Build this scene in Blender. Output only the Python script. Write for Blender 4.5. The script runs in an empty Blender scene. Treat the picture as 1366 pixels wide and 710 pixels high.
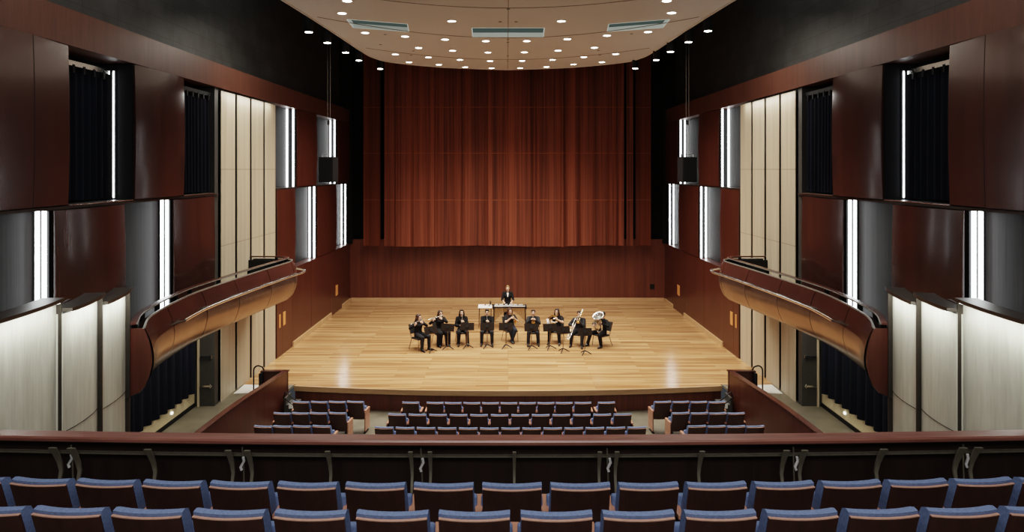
import bpy, bmesh, math, random
from mathutils import Vector, Matrix, Quaternion
PI = math.pi
random.seed(7)
SC = bpy.context.scene
COL = SC.collection

# ------------------------------------------------------------------ materials
def _mat(name):
    m = bpy.data.materials.new(name); m.use_nodes = True
    nt = m.node_tree; nt.nodes.clear()
    out = nt.nodes.new('ShaderNodeOutputMaterial'); b = nt.nodes.new('ShaderNodeBsdfPrincipled')
    nt.links.new(b.outputs[0], out.inputs[0])
    return m, nt, b
def plain(name, c, rough=.5, metal=0.0, noise=.12, scale=20.0, spec=.5, coat=0.0):
    """solid colour with a small procedural mottling"""
    m, nt, b = _mat(name)
    tc = nt.nodes.new('ShaderNodeTexCoord'); nz = nt.nodes.new('ShaderNodeTexNoise')
    nz.inputs['Scale'].default_value = scale; nz.inputs['Detail'].default_value = 4
    nt.links.new(tc.outputs['Object'], nz.inputs['Vector'])
    rp = nt.nodes.new('ShaderNodeValToRGB')
    rp.color_ramp.elements[0].position = .3; rp.color_ramp.elements[1].position = .7
    rp.color_ramp.elements[0].color = (*[max(0, v*(1-noise)) for v in c], 1)
    rp.color_ramp.elements[1].color = (*[min(1, v*(1+noise)) for v in c], 1)
    nt.links.new(nz.outputs['Fac'], rp.inputs['Fac']); nt.links.new(rp.outputs['Color'], b.inputs['Base Color'])
    b.inputs['Roughness'].default_value = rough; b.inputs['Metallic'].default_value = metal
    b.inputs['Specular IOR Level'].default_value = spec
    b.inputs['Coat Weight'].default_value = coat
    return m
def wood(name, c1, c2, rough=.3, scale=(9, 9, .35), seams=(), seamcol=None, seamw=.012, bump=.05, spec=.5, coat=0.0, metal=0.0):
    """streaky veneer; seams: object-space heights of horizontal joint lines"""
    m, nt, b = _mat(name)
    N, L = nt.nodes.new, nt.links.new
    tc = N('ShaderNodeTexCoord'); mp = N('ShaderNodeMapping'); mp.inputs['Scale'].default_value = scale
    L(tc.outputs['Object'], mp.inputs['Vector'])
    n1 = N('ShaderNodeTexNoise'); n1.inputs['Scale'].default_value = 1.0; n1.inputs['Detail'].default_value = 6; n1.inputs['Roughness'].default_value = .62
    L(mp.outputs[0], n1.inputs['Vector'])
    mp2 = N('ShaderNodeMapping'); mp2.inputs['Scale'].default_value = tuple(v*4.7 for v in scale)
    L(tc.outputs['Object'], mp2.inputs['Vector'])
    n2 = N('ShaderNodeTexNoise'); n2.inputs['Scale'].default_value = 1.0; n2.inputs['Detail'].default_value = 3
    L(mp2.outputs[0], n2.inputs['Vector'])
    mx = N('ShaderNodeMath'); mx.operation = 'MULTIPLY_ADD'; mx.inputs[1].default_value = .35
    L(n2.outputs['Fac'], mx.inputs[0]); 
    m2 = N('ShaderNodeMath'); m2.operation = 'MULTIPLY'; m2.inputs[1].default_value = .65
    L(n1.outputs['Fac'], m2.inputs[0]); L(m2.outputs[0], mx.inputs[2])
    rp = N('ShaderNodeValToRGB')
    rp.color_ramp.elements[0].position = .36; rp.color_ramp.elements[1].position = .64
    rp.color_ramp.elements[0].color = (*c1, 1); rp.color_ramp.elements[1].color = (*c2, 1)
    L(mx.outputs[0], rp.inputs['Fac'])
    colout = rp.outputs['Color']
    if seams:
        sp = N('ShaderNodeSeparateXYZ'); L(tc.outputs['Object'], sp.inputs[0])
        acc = None
        for z in seams:
            c = N('ShaderNodeMath'); c.operation = 'COMPARE'; c.inputs[1].default_value = z; c.inputs[2].default_value = seamw
            L(sp.outputs['Z'], c.inputs[0])
            if acc is None: acc = c.outputs[0]
            else:
                a = N('ShaderNodeMath'); a.operation = 'MAXIMUM'; L(acc, a.inputs[0]); L(c.outputs[0], a.inputs[1]); acc = a.outputs[0]
        mix = N('ShaderNodeMix'); mix.data_type = 'RGBA'
        L(acc, mix.inputs[0]); L(colout, mix.inputs[6]); mix.inputs[7].default_value = (*(seamcol or [v*.4 for v in c1]), 1)
        colout = mix.outputs[2]
    L(colout, b.inputs['Base Color'])
    b.inputs['Roughness'].default_value = rough; b.inputs['Specular IOR Level'].default_value = spec
    b.inputs['Coat Weight'].default_value = coat; b.inputs['Coat Roughness'].default_value = .12; b.inputs['Metallic'].default_value = metal
    if bump:
        bp = N('ShaderNodeBump'); bp.inputs['Strength'].default_value = bump; bp.inputs['Distance'].default_value = .01
        L(mx.outputs[0], bp.inputs['Height']); L(bp.outputs[0], b.inputs['Normal'])
    return m
def planks(name, cols, rough, plank=(1.6, .085), axes='XY', mortar=.0022):
    m, nt, b = _mat(name)
    N, L = nt.nodes.new, nt.links.new
    tc = N('ShaderNodeTexCoord'); br = N('ShaderNodeTexBrick')
    br.inputs['Scale'].default_value = 1; br.inputs['Brick Width'].default_value = plank[0]; br.inputs['Row Height'].default_value = plank[1]
    br.inputs['Mortar Size'].default_value = mortar; br.inputs['Bias'].default_value = 0; br.offset = .37; br.offset_frequency = 3
    br.inputs['Color1'].default_value = (*cols[0], 1); br.inputs['Color2'].default_value = (*cols[1], 1); br.inputs['Mortar'].default_value = (*cols[2], 1)
    if axes == 'XY': L(tc.outputs['Object'], br.inputs['Vector'])
    else:
        sp = N('ShaderNodeSeparateXYZ'); cb = N('ShaderNodeCombineXYZ'); L(tc.outputs['Object'], sp.inputs[0])
        L(sp.outputs[axes[0]], cb.inputs[0]); L(sp.outputs[axes[1]], cb.inputs[1]); L(cb.outputs[0], br.inputs['Vector'])
    mp = N('ShaderNodeMapping'); mp.inputs['Scale'].default_value = (.35, 7, 7) if axes == 'XY' else (2, 2, 2); L(tc.outputs['Object'], mp.inputs['Vector'])
    nz = N('ShaderNodeTexNoise'); nz.inputs['Scale'].default_value = 1; nz.inputs['Detail'].default_value = 5; L(mp.outputs[0], nz.inputs['Vector'])
    rp = N('ShaderNodeValToRGB'); rp.color_ramp.elements[0].position = .3; rp.color_ramp.elements[1].position = .7
    rp.color_ramp.elements[0].color = (.55, .50, .43, 1); rp.color_ramp.elements[1].color = (1.18, 1.15, 1.10, 1)
    L(nz.outputs['Fac'], rp.inputs['Fac'])
    mx = N('ShaderNodeMix'); mx.data_type = 'RGBA'; mx.blend_type = 'MULTIPLY'; mx.inputs[0].default_value = 1
    L(br.outputs['Color'], mx.inputs[6]); L(rp.outputs['Color'], mx.inputs[7]); L(mx.outputs[2], b.inputs['Base Color'])
    b.inputs['Roughness'].default_value = rough
    return m
def emit(name, c, s):
    m = bpy.data.materials.new(name); m.use_nodes = True; nt = m.node_tree; nt.nodes.clear()
    o = nt.nodes.new('ShaderNodeOutputMaterial'); e = nt.nodes.new('ShaderNodeEmission')
    e.inputs[0].default_value = (*c, 1); e.inputs[1].default_value = s; nt.links.new(e.outputs[0], o.inputs[0])
    return m

M = {}
M['panel'] = wood('curved_mahogany', (.031, .0125, .0100), (.058, .0225, .018), rough=.23, scale=(5, 5, .22), bump=.02, spec=.55, coat=.4)
M['recess'] = wood('recess_veneer', (.0085, .0072, .007), (.022, .0195, .0195), rough=.55, spec=.08, scale=(8, 8, .2), bump=.06)
M['wallred'] = wood('stage_wall_mahogany', (.044, .0130, .0085), (.074, .0225, .0145), rough=.32, scale=(6, 6, .2), bump=.02)
M['backwall'] = wood('back_wall_mahogany', (.072, .020, .012), (.140, .040, .022), rough=.42, scale=(4.2, 4.2, .12), bump=.02)
M['band'] = wood('band_mahogany', (.058, .021, .013), (.092, .034, .021), rough=.45, scale=(6, 6, .4), bump=.01)
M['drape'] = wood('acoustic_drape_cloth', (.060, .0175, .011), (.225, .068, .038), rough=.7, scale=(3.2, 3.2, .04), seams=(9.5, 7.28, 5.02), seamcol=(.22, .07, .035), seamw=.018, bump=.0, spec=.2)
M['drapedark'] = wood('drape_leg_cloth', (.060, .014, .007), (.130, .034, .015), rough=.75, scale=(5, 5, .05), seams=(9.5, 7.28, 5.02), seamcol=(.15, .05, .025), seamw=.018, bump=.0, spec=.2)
M['pale'] = wood('pale_maple', (.37, .305, .215), (.50, .43, .32), rough=.45, scale=(5, 5, .16), seams=(6.5, 4.35), seamcol=(.27, .21, .14), bump=.0)
M['parapet'] = wood('pale_limed_panel', (.40, .38, .315), (.56, .545, .465), rough=.5, scale=(4, 4, .5), bump=.02)
M['black'] = planks('black_block_wall', [(.017, .0185, .019), (.028, .030, .031), (.007, .007, .007)], .6, plank=(1.2, .42), mortar=.008, axes='YZ')
M['return'] = plain('grey_return', (.035, .034, .031), .6)
M['matblack'] = plain('matt_black', (.007, .007, .008), .6, spec=.25)
M['void'] = plain('dark_void', (.007, .007, .008), .9, spec=.1)
M['canopy'] = plain('canopy_plaster', (.54, .53, .515), .6, noise=.03, scale=.5)
M['canopyline'] = plain('canopy_joint', (.20, .17, .14), .8)
M['navy'] = wood('navy_velour', (.002, .0026, .005), (.008, .010, .019), rough=.9, scale=(4, 4, .05), bump=0, spec=.1)
M['silver'] = plain('brushed_silver', (.72, .71, .68), .25, 1.0, noise=.05)
M['steel'] = plain('dull_steel', (.42, .41, .38), .38, 1.0, noise=.06)
M['bronze'] = wood('bronze_sheet', (.20, .15, .125), (.27, .21, .175), rough=.25, scale=(3, 3, .6), bump=.0, metal=.8)
M['bronzedark'] = plain('dark_bronze', (.060, .050, .042), .35, .6, noise=.1)
M['fascia'] = wood('fascia_mahogany', (.042, .0145, .011), (.066, .023, .0175), rough=.26, scale=(5, 5, .4), bump=.01)
M['rail'] = wood('rail_mahogany', (.155, .062, .047), (.265, .118, .092), rough=.32, scale=(.8, 14, 14), bump=.02)
M['railmetal'] = plain('olive_metal', (.17, .157, .125), .45, .3, noise=.1)
M['darkwood'] = wood('dark_back_panel', (.022, .011, .009), (.036, .017, .014), rough=.45, scale=(8, 8, .5), bump=.02)
M['seatwood'] = wood('seat_back_veneer', (.046, .018, .014), (.072, .029, .023), rough=.33, scale=(8, 8, 1.5), bump=.01)
M['armwood'] = wood('armrest_cherry', (.38, .175, .115), (.52, .26, .175), rough=.3, scale=(12, 1.2, 12), bump=.02)
M['litedge'] = plain('lit_veneer_edge', (.50, .29, .22), .35)  # pale colour stands in for light on the veneer's top edge
M['seatblue'] = plain('blue_upholstery', (.140, .195, .345), .85, noise=.16, scale=60, spec=.25)
M['stage'] = planks('stage_maple_planks', [(.35, .18, .085), (.54, .325, .172), (.20, .095, .042)], .17, plank=(2.6, .17))
M['nosing'] = wood('stage_nosing', (.34, .20, .10), (.46, .29, .16), rough=.35, scale=(.8, 10, 10))
M['concrete'] = plain('polished_concrete', (.135, .122, .092), .35, noise=.25, scale=2.2)
M['basewood'] = wood('light_baseboard', (.42, .24, .12), (.55, .34, .18), rough=.4, scale=(2, 2, 10))
M['orange'] = wood('orange_wood_plate', (.55, .22, .07), (.68, .30, .11), rough=.4, scale=(10, 10, 1))
M['cream'] = plain('cream_base_wall', (.55, .47, .30), .6)
M['white'] = plain('white_panel', (.80, .80, .77), .5, noise=.05)
M['led'] = emit('white_led', (.96, .99, 1.0), 11.0)
M['steplamp'] = emit('step_lamp', (1, .95, .85), 3.0)
M['lens'] = emit('downlight_lens', (1.0, .93, .82), 24.0)
M['slotglassglow'] = emit('slot_glass_glow', (.30, .40, .36), .16)  # weak greenish glow stands in for light on the slot glass
M['slotglow'] = emit('slot_reveal_glow', (.74, .80, .70), .55)  # reveal walls glow in place of light falling inside the slot
M['ceil'] = plain('upper_ceiling_black', (.006, .006, .006), .9)
# people and instruments
M['skin'] = plain('skin_light', (.62, .38, .28), .5, noise=.06)
M['skin2'] = plain('skin_tan', (.42, .235, .155), .5, noise=.06)
M['blackcloth'] = plain('black_cloth', (.0075, .0075, .0085), .85, noise=.3, scale=40, spec=.2)
M['charcoal'] = plain('charcoal_cloth', (.016, .017, .020), .8, noise=.3, scale=40, spec=.2)
M['jean'] = plain('dark_blue_cloth', (.016, .021, .034), .8, noise=.3, scale=40, spec=.2)
M['shoe'] = plain('black_leather', (.010, .010, .010), .3)
M['hairbrown'] = plain('brown_hair', (.030, .014, .008), .45, noise=.4, scale=50)
M['hairdark'] = plain('dark_hair', (.011, .007, .005), .4, noise=.4, scale=50)
M['hairred'] = plain('reddish_hair', (.050, .016, .009), .45, noise=.4, scale=50)
M['hairfair'] = plain('fair_hair', (.27, .15, .06), .45, noise=.3, scale=50)
M['eye'] = plain('eye_dark', (.02, .014, .012), .2)
M['lip'] = plain('lip', (.36, .13, .11), .5)
M['whitecloth'] = plain('white_cloth', (.80, .79, .76), .8)
M['brass'] = plain('lacquered_brass', (.80, .55, .24), .18, 1.0, noise=.05)
M['ebony'] = plain('ebony', (.010, .009, .009), .3)
M['gold'] = plain('gold_resonator', (.52, .39, .24), .34, .8, noise=.08)
M['barsilver'] = plain('pale_bar_alloy', (.62, .63, .64), .35, .2)
M['desk'] = plain('stand_desk_brownblack', (.015, .010, .007), .8, noise=.15, spec=.15)
M['chairseat'] = plain('chair_black_fabric', (.010, .010, .011), .8)
M['chairleg'] = plain('chair_leg_metal', (.22, .18, .13), .35, .9)

# ------------------------------------------------------------------ mesh builder
class MB:
    def __init__(s): s.bm = bmesh.new()
    def box(s, x0, x1, y0, y1, z0, z1, mat=None, bevel=0.0):
        vs = [Vector(p) for p in ((x0,y0,z0),(x1,y0,z0),(x1,y1,z0),(x0,y1,z0),(x0,y0,z1),(x1,y0,z1),(x1,y1,z1),(x0,y1,z1))]
        if mat is not None: vs = [mat @ v for v in vs]
        v = [s.bm.verts.new(p) for p in vs]
        fs = [s.bm.faces.new([v[i] for i in q]) for q in ((0,3,2,1),(4,5,6,7),(0,1,5,4),(1,2,6,5),(2,3,7,6),(3,0,4,7))]
        if bevel:
            es = list({e for f in fs for e in f.edges})
            bmesh.ops.bevel(s.bm, geom=es, offset=bevel, segments=2, affect='EDGES', profile=.5)
        return s
    def prism(s, poly, z0, z1):
        a = [s.bm.verts.new((p[0], p[1], z0)) for p in poly]; b = [s.bm.verts.new((p[0], p[1], z1)) for p in poly]
        n = len(poly)
        s.bm.faces.new(a[::-1]); s.bm.faces.new(b)
        for i in range(n): s.bm.faces.new((a[i], a[(i+1) % n], b[(i+1) % n], b[i]))
        return s
    def slab(s, pts3, off):
        """extrude a 3-D polygon by a vector"""
        off = Vector(off)
        a = [s.bm.verts.new(p) for p in pts3]; b = [s.bm.verts.new(Vector(p)+off) for p in pts3]
        n = len(a); s.bm.faces.new(a[::-1]); s.bm.faces.new(b)
        for i in range(n): s.bm.faces.new((a[i], a[(i+1) % n], b[(i+1) % n], b[i]))
        return s
    def grid(s, f, nu, nv, thick=None):
        g = [[s.bm.verts.new(f(i/nu, j/nv)) for j in range(nv+1)] for i in range(nu+1)]
        for i in range(nu):
            for j in range(nv): s.bm.faces.new((g[i][j], g[i+1][j], g[i+1][j+1], g[i][j+1]))
        if thick is not None:
            t = Vector(thick)
            h = [[s.bm.verts.new(g[i][j].co + t) for j in range(nv+1)] for i in range(nu+1)]
            for i in range(nu):
                for j in range(nv): s.bm.faces.new((h[i][j], h[i][j+1], h[i+1][j+1], h[i+1][j]))
            for i in range(nu):
                s.bm.faces.new((g[i][0], h[i][0], h[i+1][0], g[i+1][0])); s.bm.faces.new((g[i][nv], g[i+1][nv], h[i+1][nv], h[i][nv]))
            for j in range(nv):
                s.bm.faces.new((g[0][j], g[0][j+1], h[0][j+1], h[0][j])); s.bm.faces.new((g[nu][j], h[nu][j], h[nu][j+1], g[nu][j+1]))
        return s
    def sweep(s, rings, cap=True, closed=False):
        n = len(rings[0]); R = [[s.bm.verts.new(p) for p in r] for r in rings]
        rng = range(len(R) if closed else len(R)-1)
        for i in rng:
            a, b = R[i], R[(i+1) % len(R)]
            for j in range(n): s.bm.faces.new((a[j], a[(j+1) % n], b[(j+1) % n], b[j]))
        if cap and not closed:
            s.bm.faces.new(R[0][::-1]); s.bm.faces.new(R[-1])
        return s
    def tube(s, pts, r, n=8, closed=False):
        pts = [Vector(p) for p in pts]; N = len(pts); rings = []
        rr = r if isinstance(r, (list, tuple)) else [r]*N
        t0 = None; nrm = None
        for i, p in enumerate(pts):
            if closed: t = (pts[(i+1) % N]-pts[i-1]).normalized()
            elif i == 0: t = (pts[1]-p).normalized()
            elif i == N-1: t = (p-pts[i-1]).normalized()
            else: t = ((pts[i+1]-p).normalized()+(p-pts[i-1]).normalized()).normalized()
            if nrm is None:
                a = Vector((0, 0, 1)) if abs(t.z) < .9 else Vector((1, 0, 0))
                nrm = t.cross(a).normalized()
            else:
                nrm = (nrm - t*nrm.dot(t))
                nrm = nrm.normalized() if nrm.length > 1e-6 else t.orthogonal().normalized()
            bn = t.cross(nrm)
            rings.append([p + (nrm*math.cos(2*PI*k/n)+bn*math.sin(2*PI*k/n))*rr[i] for k in range(n)])
        return s.sweep(rings, True, closed)
    def lathe(s, prof, origin, axis, n=16, cap=True):
        o = Vector(origin); ax = Vector(axis).normalized(); u = ax.orthogonal().normalized(); v = ax.cross(u)
        rings = [[o + ax*h + (u*math.cos(2*PI*k/n)+v*math.sin(2*PI*k/n))*max(r, 1e-4) for k in range(n)] for r, h in prof]
        return s.sweep(rings, cap)
    def rcone(s, p1, r1, p2, r2, n=12, k=4):
        p1, p2 = Vector(p1), Vector(p2); ax = p2-p1; L = ax.length
        if L < 1e-6: return s.ell(p1, (r1, r1, r1))
        prof = [(r1*math.cos(a), r1*math.sin(a)) for a in [-PI/2+PI/2*i/k for i in range(k+1)]]
        prof += [(r2*math.cos(a), L+r2*math.sin(a)) for a in [PI/2*i/k for i in range(k+1)]]
        return s.lathe(prof, p1, ax, n)
    def chain(s, pts, rs, n=12):
        for i in range(len(pts)-1): s.rcone(pts[i], rs[i], pts[i+1], rs[i+1], n)
        return s
    def ell(s, c, rad, rot=None, n=14, k=9):
        rings = []
        for i in range(k+1):
            a = -PI/2+PI*i/k
            rings.append([Vector((max(math.cos(a), 1e-3)*math.cos(2*PI*j/n)*rad[0], max(math.cos(a), 1e-3)*math.sin(2*PI*j/n)*rad[1], math.sin(a)*rad[2])) for j in range(n)])
        c = Vector(c)
        rings = [[(rot @ p if rot else p)+c for p in r] for r in rings]
        return s.sweep(rings)
    def mesh(s, name):
        bmesh.ops.recalc_face_normals(s.bm, faces=s.bm.faces)
        me = bpy.data.meshes.new(name); s.bm.to_mesh(me); s.bm.free()
        return me
    def build(s, name, mat, parent=None, smooth=False, angle=40):
        me = s.mesh(name)
        if smooth: smooth_me(me, angle)
        return link(name, me, mat, parent)
    def remesh(s, name, mat, parent=None, voxel=.01, smooth=4):
        me = s.mesh(name+'_raw'); o = bpy.data.objects.new('tmp', me); COL.objects.link(o)
        md = o.modifiers.new('r', 'REMESH'); md.mode = 'VOXEL'; md.voxel_size = voxel
        if smooth:
            sm = o.modifiers.new('s', 'SMOOTH'); sm.iterations = smooth; sm.factor = .5
        dg = bpy.context.evaluated_depsgraph_get(); dg.update()
        me2 = bpy.data.meshes.new_from_object(o.evaluated_get(dg)); me2.name = name
        bpy.data.objects.remove(o); bpy.data.meshes.remove(me)
        for p in me2.polygons: p.use_smooth = True
        me2.materials.clear()
        return link(name, me2, mat, parent)
def smooth_me(me, angle=40):
    for p in me.polygons: p.use_smooth = True
    me.set_sharp_from_angle(angle=math.radians(angle))
def link(name, me, mat, parent=None):
    if mat is not None: me.materials.append(M[mat] if isinstance(mat, str) else mat)
    o = bpy.data.objects.new(name, me); COL.objects.link(o)
    if parent is not None: o.parent = parent
    return o
def thing(name, label, cat, loc=(0, 0, 0), rz=0.0, group=None):
    o = bpy.data.objects.new(name, None); COL.objects.link(o); o.location = loc; o.rotation_euler = (0, 0, rz)
    o.empty_display_size = .1
    return tag(o, label, cat, group)
def tag(o, label, cat, group=None):
    o['label'] = label; o['category'] = cat
    if group: o['group'] = group
    return o
def struct(o): o['kind'] = 'structure'; return o
def dup(root, loc, rz, label, group=None, skip=()):
    r = root.copy(); COL.objects.link(r); r.location = loc; r.rotation_euler = (0, 0, rz); r['label'] = label
    if group: r['group'] = group
    for ch in list(root.children):
        if ch.name.split('.')[0] in skip: continue
        c = ch.copy(); COL.objects.link(c); c.parent = r
        for g in list(ch.children):
            d = g.copy(); COL.objects.link(d); d.parent = c
    return r
def spline(pts, n):
    """Catmull-Rom through points, n samples per span"""
    P = [Vector(p) for p in pts]; out = []
    for i in range(len(P)-1):
        p0 = P[i-1] if i > 0 else P[0]*2-P[1]; p1, p2 = P[i], P[i+1]; p3 = P[i+2] if i+2 < len(P) else P[-1]*2-P[-2]
        for k in range(n):
            t = k/n
            out.append(.5*((2*p1)+(p2-p0)*t+(2*p0-5*p1+4*p2-p3)*t*t+(3*p1-p0-3*p2+p3)*t**3))
    out.append(P[-1]); return out
ORD = ['zeroth', 'first', 'second', 'third', 'fourth', 'fifth', 'sixth', 'seventh', 'eighth', 'ninth', 'tenth', 'eleventh', 'twelfth', 'thirteenth', 'fourteenth', 'fifteenth', 'sixteenth', 'seventeenth', 'eighteenth', 'nineteenth', 'twentieth']
def side_name(s): return 'left' if s < 0 else 'right'
def light(name, kind, loc, energy, color=(1, 1, 1), **kw):
    d = bpy.data.lights.new(name, kind); d.energy = energy; d.color = color
    for k, v in kw.items(): setattr(d, k, v)
    o = bpy.data.objects.new(name, d); COL.objects.link(o); o.location = loc
    return o
def aim(o, target):
    o.rotation_euler = (Vector(target)-o.location).to_track_quat('-Z', 'Y').to_euler()

# ------------------------------------------------------------------ camera and world
H = 6.5
cam = bpy.data.cameras.new('camera'); co = bpy.data.objects.new('camera', cam); COL.objects.link(co)
co.location = (-.04, 0, H); co.rotation_euler = (PI/2, 0, 0)
cam.sensor_width = 36; cam.lens = 910/1366*36; cam.shift_x = 7/1366; cam.shift_y = -129/1366; cam.clip_end = 200
SC.camera = co
w = bpy.data.worlds.new('world'); SC.world = w; w.use_nodes = True
w.node_tree.nodes['Background'].inputs[0].default_value = (.80, .88, 1.0, 1); w.node_tree.nodes['Background'].inputs[1].default_value = .05
SC.view_settings.view_transform = 'Filmic'; SC.view_settings.look = 'Medium High Contrast'; SC.view_settings.exposure = 0.0
# ------------------------------------------------------------------ room shell
def wx(y):
    """inner face of the side walls: straight in the house, slightly converging on the stage"""
    return 8.0 if y < 19.0 else 8.0-(y-19.0)*.0172
def stage_front(x): return 20.0+.0115*x*x
pts = [(x/10, stage_front(x/10)) for x in range(-64, 65, 4)]
poly = pts+[(6.4, 20.6), (8.05, 20.6), (8.05, 33.7), (-8.05, 33.7), (-8.05, 20.6), (-6.4, 20.6)]
struct(MB().prism(poly, -.06, 0).build('floor', 'stage'))
nz = MB()
def nos(u, v):
    x = -6.42+12.84*u; y = stage_front(x)-.025
    return Vector((x, y, .004-.15*v))
nz.grid(nos, 40, 1, (0, .06, 0)); struct(nz.build('trim_1', 'nosing'))
ap = MB()
ap.grid(lambda u, v: Vector((-6.42+12.84*u, stage_front(-6.42+12.84*u)+.10, -.10-.60*v)), 40, 1, (0, .08, 0))
struct(ap.build('wall_stage_front', 'backwall'))
struct(MB().box(-6.7, 6.7, 8, 21, -.75, -.67).build('floor', 'concrete'))
for s in (-1, 1):
    struct(MB().prism([(s*7.02, 8), (s*8.95, 8), (s*8.95, 20.6), (s*6.45, 20.6), (s*6.50, 20.1), (s*6.70, 18.6), (s*6.88, 17.05), (s*6.98, 15.13), (s*7.02, 13.5)], -.06, -.002).build('floor', 'concrete'))
    # outer dark wall, upper black wall, band, sills
    sn = side_name(s)
    def bx(x0, x1, *a): return (min(s*x0, s*x1), max(s*x0, s*x1), *a)
    struct(MB().box(*bx(8.9, 9.1, -3, 34, -.8, 13)).build('wall_'+sn, 'void'))
    struct(MB().box(*bx(8.25, 8.88, -3, 33.9, 9.40, 13)).build('wall_'+sn+'_upper', 'black'))
    b = MB()
    b.grid(lambda u, v: Vector((s*(wx(7+26.3*u)-.01), 7+26.3*u, 8.76+.66*v)), 60, 1, (s*.9, 0, 0))
    struct(b.build('trim_'+sn+'_band', 'band'))
    # tower return and recess closures
    struct(MB().box(*bx(8.06, 8.89, 18.72, 18.95, -.0, 8.76)).build('wall_'+sn+'_return', 'return'))
    struct(MB().box(*bx(8.12, 8.89, 18.97, 23.38, 0, 8.76)).build('wall_'+sn+'_tower_core', 'matblack'))
    # recess backs (lit veneer behind the curved panels)
    for (y0, y1, z0, z1, d) in ((8.0, 18.7, 2.7, 5.78, .36), (23.4, 33.5, 2.86, 5.80, .36), (23.4, 33.5, 5.86, 8.76, .36)):
        b = MB(); b.grid(lambda u, v: Vector((s*(wx(y0+(y1-y0)*u)+d), y0+(y1-y0)*u, z0+(z1-z0)*v)), 30, 1, (s*.05, 0, 0))
        struct(b.build('trim_'+sn+'_recess', 'recess'))
    struct(MB().box(*bx(8.70, 8.85, 8, 18.7, 5.84, 8.76)).build('trim_'+sn+'_recess', 'void'))
    # ledges between the tiers
    b = MB(); b.grid(lambda u, v: Vector((s*(wx(8+10.9*u)+.015), 8+10.9*u, 5.785+.05*v)), 20, 1, (s*.85, 0, 0))
    struct(b.build('trim_'+sn+'_ledge', 'bronzedark'))
    b = MB(); b.grid(lambda u, v: Vector((s*(wx(23.4+10*u)+.015), 23.4+10*u, 5.80+.05*v)), 20, 1, (s*.4, 0, 0))
    struct(b.build('trim_'+sn+'_ledge', 'bronzedark'))
    b = MB(); b.grid(lambda u, v: Vector((s*(wx(23.4+10.1*u)+.005), 23.4+10.1*u, 2.81+.05*v)), 20, 1, (s*.4, 0, 0))
    struct(b.build('trim_'+sn+'_ledge', 'wallred'))
    # lower stage wall in wide leaves with fine joints
    cuts = [23.4, 23.95, 25.0, 27.3, 30.0, 32.1, 33.55]
    for a, c in zip(cuts[:-1], cuts[1:]):
        b = MB(); b.grid(lambda u, v: Vector((s*wx(a+.008+(c-a-.016)*u), a+.008+(c-a-.016)*u, 0+2.81*v)), 2, 1, (s*.12, 0, 0))
        struct(b.build('door_1' if c == 23.95 and s < 0 else 'door_2' if c == 23.95 else 'wall_'+sn+'_stage', 'wallred'))
    struct(MB().box(*bx(8.03, 8.5, 23.4, 33.9, 0, 2.8)).build('wall_'+sn+'_backing', 'void'))
    for i, (a, c) in enumerate(((25.0, 30.1), (32.0, 33.5))):
        b = MB(); b.grid(lambda u, v: Vector((s*(wx(a+(c-a)*u)-.055), a+(c-a)*u, .002+.17*v)), 2, 1, (s*.05, 0, 0))
        struct(b.build('baseboard_'+sn, 'basewood'))
    # closure at the far corner between side wall and back
    struct(MB().box(*bx(7.62, 8.9, 33.4, 33.6, 2.86, 13)).build('wall_'+sn+'_corner', 'void'))
# back wall below the drape, in tall boards, and dark upper back
for i in range(32):
    x0 = -7.76+15.52*i/32; x1 = x0+15.52/32
    pass
struct(MB().box(-7.78, 7.78, 33.62, 33.8, 0, 3.05).build('wall_back', 'backwall'))
struct(MB().box(-8.9, 8.9, 33.9, 34.1, -.1, 13).build('wall_back_upper', 'void'))
struct(MB().box(-7.7, 7.7, 33.56, 33.615, .002, .17).build('baseboard_back', 'basewood'))
struct(MB().box(-9.1, 9.1, -3, 34, 13, 13.2).build('ceiling_upper', 'ceil'))

# ceiling canopy with three open slots
CZ = 10.74
edge = spline([(-6.1, 13.0, 0), (-5.86, 15.0, 0), (-5.65, 17.07, 0), (-5.42, 20.74, 0), (-5.24, 24.6, 0), (-5.05, 26.0, 0), (-4.5, 27.05, 0), (-2.64, 28.3, 0), (0, 29.0, 0)], 8)
poly = [(p.x, p.y) for p in edge]; poly += [(-p[0], p[1]) for p in poly[-2::-1]]
slots = [[(-1.08, 20.45), (1.08, 20.45), (1.12, 21.80), (-1.12, 21.80)],
         [(-4.55, 19.27), (-2.95, 19.90), (-3.06, 21.00), (-4.62, 20.40)]]
slots.append([(-x, y) for x, y in slots[1]][::-1])
cm = MB().prism(poly, CZ, CZ+.16).build('ceiling', 'canopy')
cuts = MB()
for q in slots: cuts.prism(q, CZ-.3, CZ+.5)
cutter = cuts.build('cutter', None)
md = cm.modifiers.new('b', 'BOOLEAN'); md.object = cutter; md.operation = 'DIFFERENCE'; md.solver = 'EXACT'
dg = bpy.context.evaluated_depsgraph_get(); dg.update()
me2 = bpy.data.meshes.new_from_object(cm.evaluated_get(dg)); cm.modifiers.clear(); old = cm.data; cm.data = me2
bpy.data.meshes.remove(old); bpy.data.objects.remove(cutter); struct(cm)
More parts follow.
